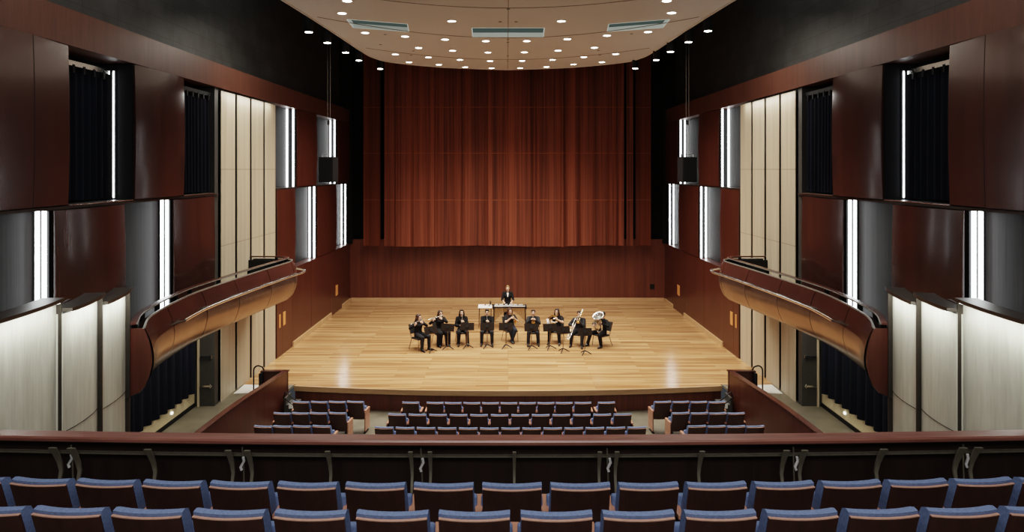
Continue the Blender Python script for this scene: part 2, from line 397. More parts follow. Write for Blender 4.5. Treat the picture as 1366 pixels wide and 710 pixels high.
for nm, q in zip(('middle', 'left', 'right'), slots):
    t = thing('ceiling_slot', 'long pale greenish slot opening in the canopy, %s of three' % nm, 'ceiling slot', (sum(p[0] for p in q)/4, sum(p[1] for p in q)/4, CZ))
    c = Vector((t.location.x, t.location.y))
    loc = [(p[0]-c.x, p[1]-c.y) for p in q]
    fr = MB()
    for i in range(4):
        a, b2 = Vector((*loc[i], 0)), Vector((*loc[(i+1) % 4], 0)); d = (b2-a).normalized(); nrm = Vector((d.y, -d.x, 0))
        if nrm.dot((a+b2)/2) < 0: nrm = -nrm
        fr.slab([a+Vector((0, 0, -.005)), b2+Vector((0, 0, -.005)), b2+Vector((0, 0, .15)), a+Vector((0, 0, .15))], nrm*.02)
    fr.build('reveal', 'slotglow', t)
    MB().prism(loc, .13, .15).build('glass', 'slotglassglow', t)
# canopy joint lines
def arc_line(yc, hw, sag, zoff=-.003):
    return [(hw*(i/12), yc-sag*(i/12)**2, CZ+zoff) for i in range(-12, 13)]
for yc, hw, sag in ((21.95, 5.3, 3.0), (26.3, 4.95, 2.5), (17.9, 5.5, 2.6)):
    struct(MB().tube(arc_line(yc, hw, sag), .012, 5).build('trim_canopy_joint', 'canopyline'))
struct(MB().tube([(0, 14, CZ-.003), (0, 28.95, CZ-.003)], .010, 5).build('trim_canopy_joint', 'canopyline'))
eg = [Vector((p[0], p[1], CZ)) for p in poly]
struct(MB().tube(eg, .03, 6).build('trim_canopy_edge', 'canopy'))

DL = [(-4.05, 17.15), (-4.51, 18.51), (-4.43, 21.15), (-3.28, 21.74), (-1.61, 19.49), (-2.05, 22.24), (-3.11, 23.77), (-4.14, 25.12), (-0.73, 22.51), (-1.97, 24.34), (-3.0, 25.77), (-3.9, 26.95), (-0.72, 24.7), (-1.85, 26.36), (-0.69, 26.66), (-2.79, 27.6), (-1.76, 28.25), (-0.67, 28.52),
      (3.98, 17.15), (4.42, 18.46), (4.31, 21.02), (3.13, 21.59), (1.52, 19.49), (1.93, 22.17), (3.01, 23.74), (3.96, 25.05), (0.62, 22.51), (1.79, 24.33), (2.87, 25.72), (3.72, 26.93), (0.6, 24.67), (1.73, 26.36), (0.56, 26.61), (2.65, 27.5), (1.6, 28.2), (0.52, 28.5)]
rim = MB(); rim.lathe([(.150, 0), (.150, -.012), (.118, -.012), (.112, .0)], (0, 0, 0), (0, 0, 1), 20, cap=False); rim_me = rim.mesh('rim'); smooth_me(rim_me); rim_me.materials.append(M['white'])
ln = MB(); ln.lathe([(.108, -.001), (.108, -.008), (.08, -.013)], (0, 0, 0), (0, 0, 1), 20); ln_me = ln.mesh('lens'); ln_me.materials.append(M['lens'])
order = sorted(range(len(DL)), key=lambda i: DL[i][1])
# label: rows counted from the stage side; the place in the row from the left
rows = []
for i in sorted(range(len(DL)), key=lambda i: (DL[i][1]+.075*abs(DL[i][0])**1.6)):
    k = DL[i][1]+.12*DL[i][0]**2*.55
    if rows and abs(rows[-1][0]-k) < .55: rows[-1][1].append(i)
    else: rows.append([k, [i]])
SPOT = bpy.data.lights.new('downlight_beam', 'SPOT'); SPOT.energy = SPOT_W if 'SPOT_W' in globals() else 380; SPOT.color = (1, .91, .79); SPOT.spot_size = math.radians(124); SPOT.spot_blend = 1.0; SPOT.shadow_soft_size = .1
rows.sort(key=lambda r: -r[0])
for ri, (k, ids) in enumerate(rows):
    ids.sort(key=lambda i: DL[i][0])
    for ci, i in enumerate(ids):
        x, y = DL[i]
        lab = 'round recessed ceiling downlight, %s from the left in the %s curved row from the drape' % (ORD[ci+1], ORD[ri+1])
        t = thing('downlight', lab, 'downlight', (x, y, CZ), 0, 'recessed downlights in the canopy')
        link('rim', rim_me, None, t); link('lens', ln_me, None, t)
        o = bpy.data.objects.new('downlight_beam', SPOT); COL.objects.link(o); o.location = (x, y, CZ-.06)
hs = MB(); hs.lathe([(.12, 0), (.12, .75), (.03, .78), (.03, 2.3)], (0, 0, 0), (0, 0, 1), 18); hs_me = hs.mesh('housing'); smooth_me(hs_me, 30); hs_me.materials.append(M['matblack'])
ln2 = MB(); ln2.lathe([(.105, .0), (.105, -.006), (.08, -.012)], (0, 0, 0), (0, 0, 1), 18); ln2_me = ln2.mesh('lens'); ln2_me.materials.append(M['lens'])
for sn, lst in (('left', [(-5.70, 19.5), (-5.60, 21.14), (-5.45, 22.89), (-5.36, 24.55), (-4.98, 26.6)]), ('right', [(5.66, 19.33), (5.56, 21.02), (5.42, 22.75), (5.32, 24.45), (4.95, 26.5)])):
    for i, (x, y) in enumerate(lst):
        t = thing('pendant_downlight', 'black can light hanging just off the %s canopy edge, %s counted from the stage' % (sn, ORD[5-i]), 'can light', (x, y, 10.42), 0, 'black can lights beside the canopy')
        link('housing', hs_me, None, t); link('lens', ln2_me, None, t)
        o = bpy.data.objects.new('can_beam', SPOT); COL.objects.link(o); o.location = (x, y, 10.36)
hole = MB(); hole.lathe([(.05, .004), (.05, -.004)], (0, 0, 0), (0, 0, 1), 12); hole_me = hole.mesh('ceiling_socket'); hole_me.materials.append(M['matblack'])
for i, (x, y, lab) in enumerate([(0, 18.03, 'small black ceiling socket on the centre joint nearest the top of the photo'), (-.23, 19.59, 'left of a pair of small black sockets flanking the centre joint'), (.23, 19.59, 'right of a pair of small black sockets flanking the centre joint'),
        (-3.86, 21.44, 'small black ceiling socket just right of the left slot corner light'), (-4.33, 23.17, 'small black ceiling socket near the left canopy edge'), (-3.38, 24.42, 'front one of two small black sockets on the left of the canopy'), (-3.59, 25.3, 'rear one of two small black sockets on the left of the canopy'),
        (0, 22.25, 'small black socket on the centre joint just behind the middle slot'), (0, 22.75, 'second small black socket on the centre joint behind the middle slot'), (0, 25.5, 'third small black socket on the centre joint toward the drape'), (0, 26.74, 'small black socket on the centre joint nearest the drape'),
        (3.86, 21.32, 'small black ceiling socket beside the right slot'), (3.23, 24.33, 'front one of two small black sockets on the right of the canopy'), (3.41, 25.3, 'rear one of two small black sockets on the right of the canopy')]):
    o = link('ceiling_socket', hole_me, None); o.location = (x, y, CZ); tag(o, lab, 'ceiling socket', 'ceiling sockets')

# ------------------------------------------------------------------ stage drapes
def drape(name, x0, x1, y, z0, z1, mat, amp, label, seed, freq=1.0):
    rnd = random.Random(seed)
    # irregular folds: narrow deep folds between broad flat stretches
    ks = [(rnd.uniform(1.2, 2.4)*freq, rnd.uniform(0, 6.28), .5), (rnd.uniform(3.5, 5.0)*freq, rnd.uniform(0, 6.28), .3), (rnd.uniform(8, 11)*freq, rnd.uniform(0, 6.28), .22)]
    folds = []
    x = x0
    while x < x1:
        folds.append((x, rnd.uniform(.05, .12), rnd.uniform(.4, 1.0))); x += rnd.uniform(.25, 1.5)
    n = int((x1-x0)*26)
    def f(u, v):
        xx = x0+(x1-x0)*u
        d = sum(a*math.sin(k*xx+p) for k, p, a in ks)
        for fx, w_, h in folds: d += 1.5*h*math.exp(-((xx-fx)/w_)**2)
        return Vector((xx, y-amp*d*(.85+.3*(1-v)), z0+(z1-z0)*v+.03*math.sin(1.1*xx+seed)*(1-v)))
    o = MB().grid(f, n, 6).build(name, mat, None, True, 180)
    return tag(o, label, 'stage drape')
drape('stage_drape', -5.92, 5.62, 32.9, 2.8, 12.6, 'drape', .11, 'wide red-brown pleated drape hanging across the back of the stage', 3)
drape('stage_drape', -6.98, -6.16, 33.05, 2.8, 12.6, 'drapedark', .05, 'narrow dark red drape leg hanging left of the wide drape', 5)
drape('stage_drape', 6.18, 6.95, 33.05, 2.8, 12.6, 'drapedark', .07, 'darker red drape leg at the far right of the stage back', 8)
drape('stage_drape', 5.74, 6.06, 32.97, 2.8, 12.6, 'drape', .05, 'thin red drape strip between the wide drape and the right leg', 9)
# ------------------------------------------------------------------ side wall panels, lights, curtains, towers
def curved_panel(s, y0, y1, z0, z1, mat, name, label, bulge=.09, lean=.03, seam=None):
    def f(u, v):
        y = y0+(y1-y0)*u
        x = wx(y)-bulge*(1-(2*u-1)**2)-lean*(1-(2*v-1)**2)
        return Vector((s*x, y, z0+(z1-z0)*v))
    t = tag(MB().grid(f, 16, 10, (s*.045, 0, 0)).build(name, mat, None, True, 30), label, 'wall panel', 'curved side wall panels')
    # end caps that close the box behind the sheet
    e = MB()
    for y in (y0, y1-.03): e.box(min(s*(wx(y)+.035), s*(wx(y)+.35)), max(s*(wx(y)+.035), s*(wx(y)+.35)), y, y+.03, z0+.01, z1-.01)
    e.build('side_return', 'recess', t)
    if seam:
        u = (seam-y0)/(y1-y0)
        MB().tube([f(u, k/10)+Vector((-s*.001, 0, 0)) for k in range(11)], .005, 4).build('joint', 'matblack', t)
    return t
def wall_light(s, y, z0, z1, ds, r, label):
    t = thing('wall_light', label, 'wall light', (s*(wx(y)+ds[0]), y, z0), 0, 'vertical white wall lights')
    for d in ds:
        MB().tube([(s*(d-ds[0]), 0, 0), (s*(d-ds[0]), 0, z1-z0)], r, 8).build('tube', 'led', t)
    MB().box(min(s*-.06, s*(ds[-1]-ds[0]+.06)), max(s*-.06, s*(ds[-1]-ds[0]+.06)), .035, .05, 0, z1-z0).build('mount', 'matblack', t)
    return t
def folds(s, x, y0, y1, z0, z1, amp, n, seed):
    rnd = random.Random(seed); ph = rnd.uniform(0, 6)
    def f(u, v):
        y = y0+(y1-y0)*u
        d = math.sin(2*PI*n*u+ph+.8*math.sin(5*u+ph))
        d = math.copysign(abs(d)**.7, d)
        return Vector((s*(x-amp*d*(1.0-.35*v)), y+.02*math.sin(9*u), z0+(z1-z0)*v))
    return MB().grid(f, int(n*14), 4)
TU, TL = (5.86, 8.74), (2.72, 5.77)
SL = (2.88, 5.79)
for s in (-1, 1):
    sn = side_name(s)
    def P(*a, **k): return curved_panel(s, *a, **k)
    P(7.9, 12.38, *TU, 'panel', 'wall_panel', 'broad curved dark red panel, upper tier of the %s wall, nearest the camera' % sn, bulge=.10, seam=11.36)
    P(14.59, 16.81, *TU, 'panel', 'wall_panel', 'curved dark red panel between two curtained bays high on the %s wall' % sn)
    P(25.5, 28.0, *TU, 'wallred', 'wall_panel', 'flat red panel between two lit bays, upper tier beside the %s of the stage' % sn, bulge=.03)
    P(31.25, 33.3, *TU, 'wallred', 'wall_panel', 'rearmost red panel of the upper tier on the %s side of the stage' % sn, bulge=.03)
    P(7.9, 10.0, *TL, 'panel', 'wall_panel', 'dark panel of the lower tier at the %s edge of the photo' % sn)
    P(12.0, 14.2, *TL, 'panel', 'wall_panel', 'curved dark red panel under the big curtained bay, lower tier, %s wall' % sn)
    P(16.3, 18.55, *TL, 'panel', 'wall_panel', 'curved dark red panel beside the pale tower, lower tier, %s wall' % sn)
    P(23.42, 25.3, *SL, 'wallred', 'wall_panel', 'red panel right beside the pale tower, lower tier, %s of the stage' % sn, bulge=.03)
    P(28.1, 31.0, *SL, 'wallred', 'wall_panel', 'red panel between two lit bays, lower tier, %s of the stage' % sn, bulge=.03)
    wall_light(s, 11.9, *TL, (.11, .23), .036, 'bright vertical light strip low on the %s wall, nearest the camera' % sn)
    wall_light(s, 16.2, *TL, (.11, .23), .036, 'bright vertical light strip above the %s box balcony' % sn)
    wall_light(s, 25.4, *TU, (.10, .33), .032, 'vertical light strip high beside the pale tower on the %s' % sn)
    wall_light(s, 31.1, *TU, (.10, .29), .032, 'vertical light strip behind the %s hanging loudspeaker' % sn)
    wall_light(s, 28.0, *SL, (.10, .29), .034, 'vertical light strip low beside the %s of the stage, nearer of two' % sn)
    wall_light(s, 33.1, *SL, (.12, .30), .032, 'vertical light strip in the far %s corner of the stage' % sn)
    # bay A: tall strip beside the curtain
    t = thing('wall_light', 'thin tall light strip at the edge of the large curtain on the %s wall' % sn, 'wall light', (s*8.37, 14.45, TU[0]), 0, 'vertical white wall lights')
    MB().tube([(0, 0, .04), (0, 0, 2.72)], .015, 8).build('tube', 'led', t)
    MB().box(-.02, .02, .04, .055, .0, 2.76).build('mount', 'matblack', t)
    struct(MB().box(min(s*8.02, s*8.7), max(s*8.02, s*8.7), 14.53, 14.58, *TU).build('trim_'+sn+'_return', 'void'))
    struct(MB().box(min(s*8.36, s*8.7), max(s*8.36, s*8.7), 12.30, 12.34, *TU).build('trim_'+sn+'_return', 'void'))
    for (y0, y1, x, n, lab, sd) in ((12.42, 14.28, 8.44, 9, 'large dark navy curtain in the upper bay of the %s wall' % sn, 3), (16.9, 18.66, 8.18, 9, 'narrow dark navy curtain in the upper bay next to the %s tower' % sn, 6)):
        t = thing('side_curtain', lab, 'curtain', (0, 0, 0))
        folds(s, x, y0, y1, 5.90, 8.40, .045, n, sd).build('cloth', 'navy', t, True, 180)
        tr = MB().box(min(s*(x-.03), s*(x+.03)), max(s*(x-.03), s*(x+.03)), y0, y1+.1, 8.50, 8.60).build('curtain_track', 'silver' if y0 < 15 else 'matblack', t)
        for i in range(6):
            yy = y0+.1+(y1-y0-.2)*i/5
            MB().box(min(s*(x-.04), s*(x+.02)), max(s*(x-.04), s*(x+.02)), yy-.03, yy+.03, 8.38, 8.53).build('hook', 'matblack', tr)
    # bright small sill under bay A and B
    for y0, y1 in ((12.4, 14.55), (16.85, 18.6)):
        struct(MB().box(min(s*8.005, s*8.3), max(s*8.005, s*8.3), y0, y1, 5.84, 5.858).build('trim_'+sn+'_sill', 'silver'))
    # pale tower
    w4 = 4.42/4
    for i in range(4):
        y0 = 19.0+w4*i; b = MB()
        xa, xb = wx(y0+w4/2)+.03, wx(y0+w4/2)+.05; b.box(min(s*xa, s*xb), max(s*xa, s*xb), y0+.06, y0+w4-.06, .0, 8.70)
        tag(b.build('tower_plank', 'pale'), 'tall pale wood plank of the %s tower, %s from the stage' % (sn, ORD[4-i]), 'wood plank', 'pale tower planks')
    # dark bay under the box balcony: navy curtain, cream base, push bars
    t = thing('side_curtain', 'long dark navy curtain hanging under the %s box balcony' % sn, 'curtain')
    folds(s, 8.50, 12.0, 18.45, .47, 2.70, .075, 17, 12).build('cloth', 'navy', t, True, 180)
    struct(MB().box(min(s*8.60, s*8.85), max(s*8.60, s*8.85), 11.0, 18.7, .10, .9).build('wall_'+sn+'_base', 'cream'))
    struct(MB().box(min(s*8.57, s*8.85), max(s*8.57, s*8.85), 11.0, 18.7, 0, .10).build('baseboard_'+sn, 'matblack'))
    for i, (z, lab) in enumerate(((1.35, 'upper'), (.55, 'lower'))):
        o = MB().box(min(s*8.10, s*8.42), max(s*8.10, s*8.42), 18.62, 18.66, z, z+.045)
        o.box(min(s*8.12, s*8.15), max(s*8.12, s*8.15), 18.62, 18.72, z-.03, z+.08)
        tag(o.build('pull_bar', 'silver'), '%s short silver bar on the dark return beside the %s tower' % (lab, sn), 'bar', 'silver bars')
    for y in (13.9, 17.4):
        t = MB().box(min(s*8.56, s*8.61), max(s*8.56, s*8.61), y-.03, y+.03, .25, .31).build('step_light', 'steplamp')
        tag(t, 'small %s low step light beneath the %s navy curtain' % ('nearer' if y < 15 else 'farther', sn), 'step light', 'step lights')
    # orange wood plates and loudspeaker
    for (y, z, ly, lz, lab) in ((23.66, 1.0, .13, .46, 'near half of the orange plate pair on the %s stage wall'), (23.99+.12, 1.0, .24, .46, 'far half of the orange plate pair on the %s stage wall'), (31.1, .76, .34, .46, 'single orange wood plate far along the %s stage wall')):
        x = wx(y)
        o = MB().box(min(s*(x-.02), s*(x+.01)), max(s*(x-.02), s*(x+.01)), y-ly/2, y+ly/2, z, z+lz, bevel=.006).build('wall_plate', 'orange')
        tag(o, lab % sn, 'wall plate', 'orange wall plates')
    t = thing('hanging_loudspeaker', 'black loudspeaker box hanging on cables in front of the %s lit bay' % sn, 'loudspeaker', (s*6.57, 25.0, 6.03), s*.25)
    cb = MB(); cb.prism([(-.29, -.2), (.29, -.2), (.24, .28), (-.24, .28)], 0, .92); cb.build('cabinet', 'matblack', t)
    MB().box(-.26, .26, -.215, -.2, .04, .88).build('grille', 'void', t)
    MB().tube([(-.24, 0, .92), (-.24, 0, 1.02), (.24, 0, 1.02), (.24, 0, .92)], .015, 6).build('bracket', 'steel', t)
    MB().lathe([(.05, 0), (.05, .16)], (0, 0, 2.1), (0, 0, 1), 10).build('clamp', 'matblack', t)
    for dx in (-.04, .07): MB().tube([(dx, 0, 1.02), (dx, 0, 6.9)], .008, 5).build('cable', 'steel', t)
tag(MB().box(7.02, 7.22, 33.58, 33.63, .62, .84).build('wall_socket', 'matblack'), 'small square black socket low on the back wall, right side', 'wall socket')

# ------------------------------------------------------------------ pale parapets beside the balcony
for s in (-1, 1):
    sn = side_name(s)
    for k, (a, b, zt, zs) in enumerate((((6.05, 7.7), (6.17, 9.36), 4.66, 3.15), ((6.09, 9.38), (6.335, 10.58), 4.51, 2.79), ((6.32, 10.60), (6.66, 11.94), 4.36, 2.62))):
        lab = 'pale vertical box parapet with dark cap on the %s, %s' % (sn, ('nearest the camera', 'middle of three', 'farthest, next to the box balcony')[k])
        t = thing('box_parapet', lab, 'parapet', (s*a[0], a[1], 0))
        A = Vector((0, 0, 0)); B = Vector((s*(b[0]-a[0]), b[1]-a[1], 0)); d = B.normalized(); nin = Vector((-s*d.y, s*d.x, 0))
        if nin.x*s > 0: nin = -nin
        q = lambda u, n_, z: A+d*(u*B.length)+nin*n_+Vector((0, 0, z))
        def face(u, v): return q(u, .05*(1-(2*u-1)**2)-.05, 1.0+(zt-1.0)*v)
        g = MB().grid(face, 10, 1, -nin*.10); g.build('panel', 'parapet', t, True, 30)
        cp = MB()
        def cap(u, v):
            n_ = .12-.30*v; return q(.005+.99*u, n_+.05*(1-(2*u-1)**2)-.05, zt+.03)
        cp.grid(cap, 10, 1, (0, 0, .05)); cp.build('cap', 'bronzedark', t, True, 30)
        MB().slab([q(1.0, .02, 1.0), q(1.0, -.07, 1.0), q(1.0, -.07, zt+.02), q(1.0, .02, zt+.02)], d*.025).build('end_post', 'bronzedark', t)
        if k: MB().tube([q(u, .05*(1-(2*u-1)**2)-.048, zs+(.10, .09, .13)[k]*(1-u)) for u in (0, .25, .5, .75, 1)], .006, 4).build('joint', 'void', t)
        MB().slab([q(.02, -.40, 3.0), q(.98, -.40, 3.0), q(.98, -.40, zt), q(.02, -.40, zt)], -nin*.05).build('inner_panel', 'darkwood', t)
        MB().slab([q(.05, .03, zt+.015), q(.95, .03, zt+.015), q(.95, .05, zt+.015), q(.05, .05, zt+.015)], (0, 0, .008)).build('light_strip', 'led', t)
        o = light('cap_lamp', 'AREA', (0, 0, 0), 15, (.95, 1, .93), shape='RECTANGLE', size=B.length*.9, size_y=.05); o.location = Vector((s*a[0], a[1], 0))+q(.5, .16, zt-.0); aim(o, Vector((s*a[0], a[1], 0))+q(.5, -.05, zt-.9))

# ------------------------------------------------------------------ box balconies
plan = spline([(6.42, 12.02, 0), (6.76, 12.83, 0), (6.94, 13.75, 0), (7.05, 14.81, 0), (7.07, 15.68, 0), (6.95, 17.27, 0), (6.76, 19.07, 0), (6.62, 20.2, 0), (6.58, 20.75, 0), (6.72, 21.12, 0), (7.15, 21.32, 0), (8.0, 21.36, 0)], 8)
plan = [(p.x, p.y) for p in plan]
def offs(i, d):
    a = plan[max(i-1, 0)]; b = plan[min(i+1, len(plan)-1)]
    t = Vector((b[0]-a[0], b[1]-a[1], 0)).normalized(); n = Vector((-t.y, t.x, 0))   # towards the hall centre / stage
    return Vector((plan[i][0], plan[i][1], 0))+n*d
up = [(0, 3.70), (.055, 3.58), (.10, 3.45), (.135, 3.30)]
lo = [(.135, 3.30), (.15, 3.16), (.14, 3.02), (.095, 2.85), (.02, 2.68), (-.10, 2.56), (-.26, 2.49), (-.42, 2.46)]
ycut = [12.02, 13.9, 15.65, 17.3, 19.05, 20.6]
for s in (-1, 1):
    sn = side_name(s)
    mir = lambda v, z: Vector((s*v.x, v.y, z))
    t = thing('box_balcony', 'curved bronze-bellied box balcony on the %s wall, open at the top' % sn, 'balcony')
    idx = [min(range(80), key=lambda i: abs(plan[i][1]-y)) for y in ycut]+[len(plan)-1]
    for a, b in zip(idx[:-1], idx[1:]):
        for prof, nm, mt in ((up, 'fascia_panel', 'fascia'), (lo, 'belly_panel', 'bronze')):
            g = MB(); n = b-a
            rows_ = []
            for i in range(a, b+1):
                e = .006 if i in (a, b) else 0
                row = []
                for d, z in prof:
                    v = offs(i, d)
                    if i == a: v = v+(offs(i+1, d)-v).normalized()*.022
                    row.append(g.bm.verts.new(mir(v, z)))
                rows_.append(row)
            for i in range(n):
                for j in range(len(prof)-1): g.bm.faces.new((rows_[i][j], rows_[i+1][j], rows_[i+1][j+1], rows_[i][j+1]))
            o = g.build(nm, mt, t, True, 60)
    # backing skin closes the joints
    g = MB(); N = len(plan)-1
    g.grid(lambda u, v: mir(offs(round(u*N), (up+lo[1:])[round(v*10)][0]-.02), (up+lo[1:])[round(v*10)][1]), N, 10); g.build('backing', 'matblack', t)
    # near end panel
    o0 = offs(0, 0); e = [mir(offs(0, d-.004), z) for d, z in up+lo[1:]]
    e = [Vector((p.x, 12.02, p.z)) for p in e]+[Vector((s*8.0, 12.02, 2.46)), Vector((s*8.0, 12.02, 3.70))]
    MB().slab(e, (0, -.03, 0)).build('end_panel', 'wallred', t)
    # floor slab, inner lining
    ring = [offs(i, -.42) for i in range(0, len(plan)-2, 2)]
    pl = [(s*p.x, p.y) for p in ring if p.x < 7.95 and p.y < 21.0]+[(s*7.95, 20.9), (s*7.95, 12.02)]
    MB().prism(pl, 2.44, 2.56).build('floor_slab', 'bronzedark', t)
    g = MB(); g.grid(lambda u, v: mir(offs(2+round(u*(N-2)), -.13), 2.56+1.10*v), N-2, 1); g.build('inner_lining', 'darkwood', t, True)
    # top edge, top rail with supports
    MB().tube([mir(offs(i, -.01), 3.705) for i in range(N+1)], .022, 6).build('top_edge', 'steel', t, True)
    g = MB()
    def rr(u, v): return mir(offs(round(u*N), -.12-.10*v), 3.775)
    g.grid(rr, N, 1, (0, 0, .035)); g.build('top_rail', 'fascia', t, True, 30)
    MB().tube([mir(offs(i, -.118), 3.79) for i in range(N+1)], .014, 6).build('rail_trim', 'steel', t, True)
    for i in range(3, N-2, 7):
        p = mir(offs(i, -.18), 0); MB().box(p.x-.03, p.x+.03, p.y-.05, p.y+.05, 3.55, 3.78).build('rail_support', 'matblack', t)
    MB().tube([mir(offs(i, -.17), 3.45) for i in range(2, N+1)], .015, 6).build('lower_rail', 'steel', t, True)
    # outer pipe rail
    i0 = min(range(60), key=lambda i: abs(plan[i][1]-14.2))
    pp = [mir(offs(i, .27+.10*max(0, min(1, (i-(N-34))/14))), 3.36) for i in range(i0, N-9)]
    far = mir(offs(N-8, .12), 3.40)
    MB().tube(pp+[far], .03, 8).build('pipe_rail', 'silver', t, True)
    for i in [i0]+idx[2:6]+[N-10]:
        a, b = mir(offs(i, .10), 3.36), mir(offs(i, .27), 3.36); c = mir(offs(max(i-4, 0), .10), 3.36) if i == i0 else mir(offs(i-3, .10), 3.36)
        MB().slab([a, b, c], (0, 0, -.02)).build('rail_bracket', 'bronzedark', t)
    # dark inner end at the tower
    MB().box(min(s*7.15, s*8.0), max(s*7.15, s*8.0), 21.02, 21.06, 2.6, 3.70).build('inner_end', 'matblack', t)

# ------------------------------------------------------------------ aisle parapets, grab rails, landings, stage steps
for s in (-1, 1):
    sn = side_name(s)
    pl = spline([(6.95, 11.0, 0), (6.98, 13.5, 0), (6.94, 15.13, 0), (6.84, 17.05, 0), (6.66, 18.6, 0), (6.47, 20.1, 0)], 6)
    t = thing('aisle_parapet', 'dark red low curved parapet wall between %s aisle and seats' % sn, 'parapet')
    n = len(pl)-1
    for a, b in ((0, 12), (12, 24), (24, n)):
        MB().grid(lambda u, v: Vector((s*pl[a+round(u*(b-a))].x, pl[a+round(u*(b-a))].y+(.004 if u == 0 else 0), -.67+1.22*v)), b-a, 1, (s*.10, 0, 0)).build('panel', 'wallred', t, True, 30)
    MB().grid(lambda u, v: Vector((s*(pl[round(u*n)].x-.02+.16*v), pl[round(u*n)].y, .55)), n, 1, (0, 0, .035)).build('cap', 'fascia', t, True, 30)
    MB().box(min(s*6.47, s*7.22), max(s*6.47, s*7.22), 20.02, 20.10, 0, .55).build('return_panel', 'fascia', t)
    MB().box(min(s*6.45, s*7.26), max(s*6.45, s*7.26), 19.98, 20.14, .55, .585).build('return_cap', 'fascia', t)
    MB().box(min(s*7.18, s*7.24), max(s*7.18, s*7.24), 19.80, 20.12, 0, .56).build('end_post', 'matblack', t)
    pts = [(s*7.46, 20.0, 0), (s*7.46, 20.0, .60)]+[(s*(7.46-.14*(1-math.cos(a))), 20.0-.0*a, .60+.14*math.sin(a)) for a in (.4, .8, 1.2, 1.57)]+[(s*7.22, 20.02, .70), (s*7.17, 20.04, .60)]
    tag(MB().tube(pts, .022, 8).build('grab_rail', 'matblack', None, True), 'bent black grab rail at the stage end of the %s parapet' % sn, 'grab rail')
    tag(MB().prism([(s*7.28, 19.85), (s*7.95, 19.75), (s*7.95, 20.58), (s*7.28, 20.50)], -.001, .008).build('landing_plate', 'white'), 'white landing plate on the floor beside the %s tower' % sn, 'floor plate')
    t = thing('stage_steps', 'small white-edged steps up to the stage at the %s end' % sn, 'steps', (s*6.4, 19.80, -.67))
    for k in range(3):
        x0 = .0 if k == 2 else .30*(2-k); q = -s
        MB().box(min(q*max(-.03, .30*(2-k)-.28), q*(.30*(2-k)+.02)), max(q*max(-.03, .30*(2-k)-.28), q*(.30*(2-k)+.02)), -.22, .28, 0, .20*(k+1)).build('step', 'return', t)
    q = -s
    MB().tube([(q*-.05, -.22, .60), (q*.0, -.22, .78), (q*.55, -.22, .33), (q*.62, -.22, .22), (q*.62, -.22, .0)], .022, 8).build('handrail', 'matblack', t, True)
    MB().tube([(q*-.03, -.22, .60), (q*.60, -.22, .10)], .012, 6).build('lower_bar', 'matblack', t, True)
    MB().box(min(q*.10, q*.30), max(q*.10, q*.30), -.225, -.215, .30, .45).build('white_riser', 'white', t)
    struct(MB().box(min(s*8.46, s*8.50), max(s*8.46, s*8.50), 18.64, 18.70, .0, 2.44).build('trim_'+sn+'_frame', 'pale'))
# ------------------------------------------------------------------ theatre seats
def seat_parts(t):
    W = .447
    def back(u, v):   # wood panel: rear face
        x = (u-.5)*W; z = .34+.50*v
        return Vector((x, .06-.16*v-.030*(1-(2*u-1)**2), z))
    MB().grid(back, 10, 4, (0, .018, 0)).build('back_panel', 'seatwood', t, True, 30)
    # top edge of the veneer, coloured pale for the light it catches
    MB().grid(lambda u, v: back(u, 1)+Vector((0, -.003+.022*v, 0)), 10, 1, (0, 0, .006)).build('top_edge', 'litedge', t)
    g = MB()
    def cush(u, v):   # v runs round the section of the upholstery
        x = (u-.5)*(W+.006)
        base = .030*(1-(2*u-1)**2)
        sec = [(.02, .84), (.03, .866), (.07, .872), (.105, .855), (.115, .80), (.12, .60), (.115, .42), (.06, .40), (.02, .42)]
        i = round(v*(len(sec)-1)); dy, z = sec[i]
        k = (z-.34)/.50
        return Vector((x, .06-.16*k-base+dy, z))
    rings = [[cush(i/8, j/8) for j in range(9)] for i in range(9)]
    g.sweep(rings); g.build('back_cushion', 'seatblue', t, True, 35)
    c = MB(); R = Matrix.Translation((0, .17, .36)) @ Matrix.Rotation(math.radians(80), 4, 'X')
    c.box(-.243, .243, .0, .31, .0, .09, R, bevel=.018); c.build('seat_cushion', 'seatblue', t, True, 50)
    c = MB(); c.box(-.22, .22, .0, .29, -.03, .0, R); c.build('seat_pan', 'seatwood', t)
    for dx in (-.26, .26):
        st = MB().box(dx-.018, dx+.018, -.02, .16, .02, .575).box(dx-.03, dx+.03, -.08, .24, 0, .02).build('stanchion', 'matblack', t)
        a = MB()
        a.slab([(dx-.022, -.03, .575), (dx+.022, -.03, .575), (dx+.030, .12, .575), (dx+.028, .33, .575), (dx-.028, .33, .575), (dx-.030, .12, .575)], (0, 0, .03))
        a.build('armrest', 'armwood', t)
seat0 = thing('theatre_seat', 'x', 'seat'); seat_parts(seat0)
seat_end = thing('theatre_seat', 'x', 'seat'); seat_parts(seat_end)
MB().box(.262, .285, -.06, .33, .06, .57).build('end_panel', 'armwood', seat_end)
seat_endl = thing('theatre_seat', 'x', 'seat'); seat_parts(seat_endl)
MB().box(-.285, -.262, -.06, .33, .06, .57).build('end_panel', 'armwood', seat_endl)
used = set()
def put_seat(loc, rz, label, group, proto=None):
    proto = proto or seat0
    if id(proto) not in used:
        used.add(id(proto)); proto.location = loc; proto.rotation_euler = (0, 0, rz); proto['label'] = label; proto['group'] = group
        return proto
    return dup(proto, loc, rz, label, group)
R0 = 85.0
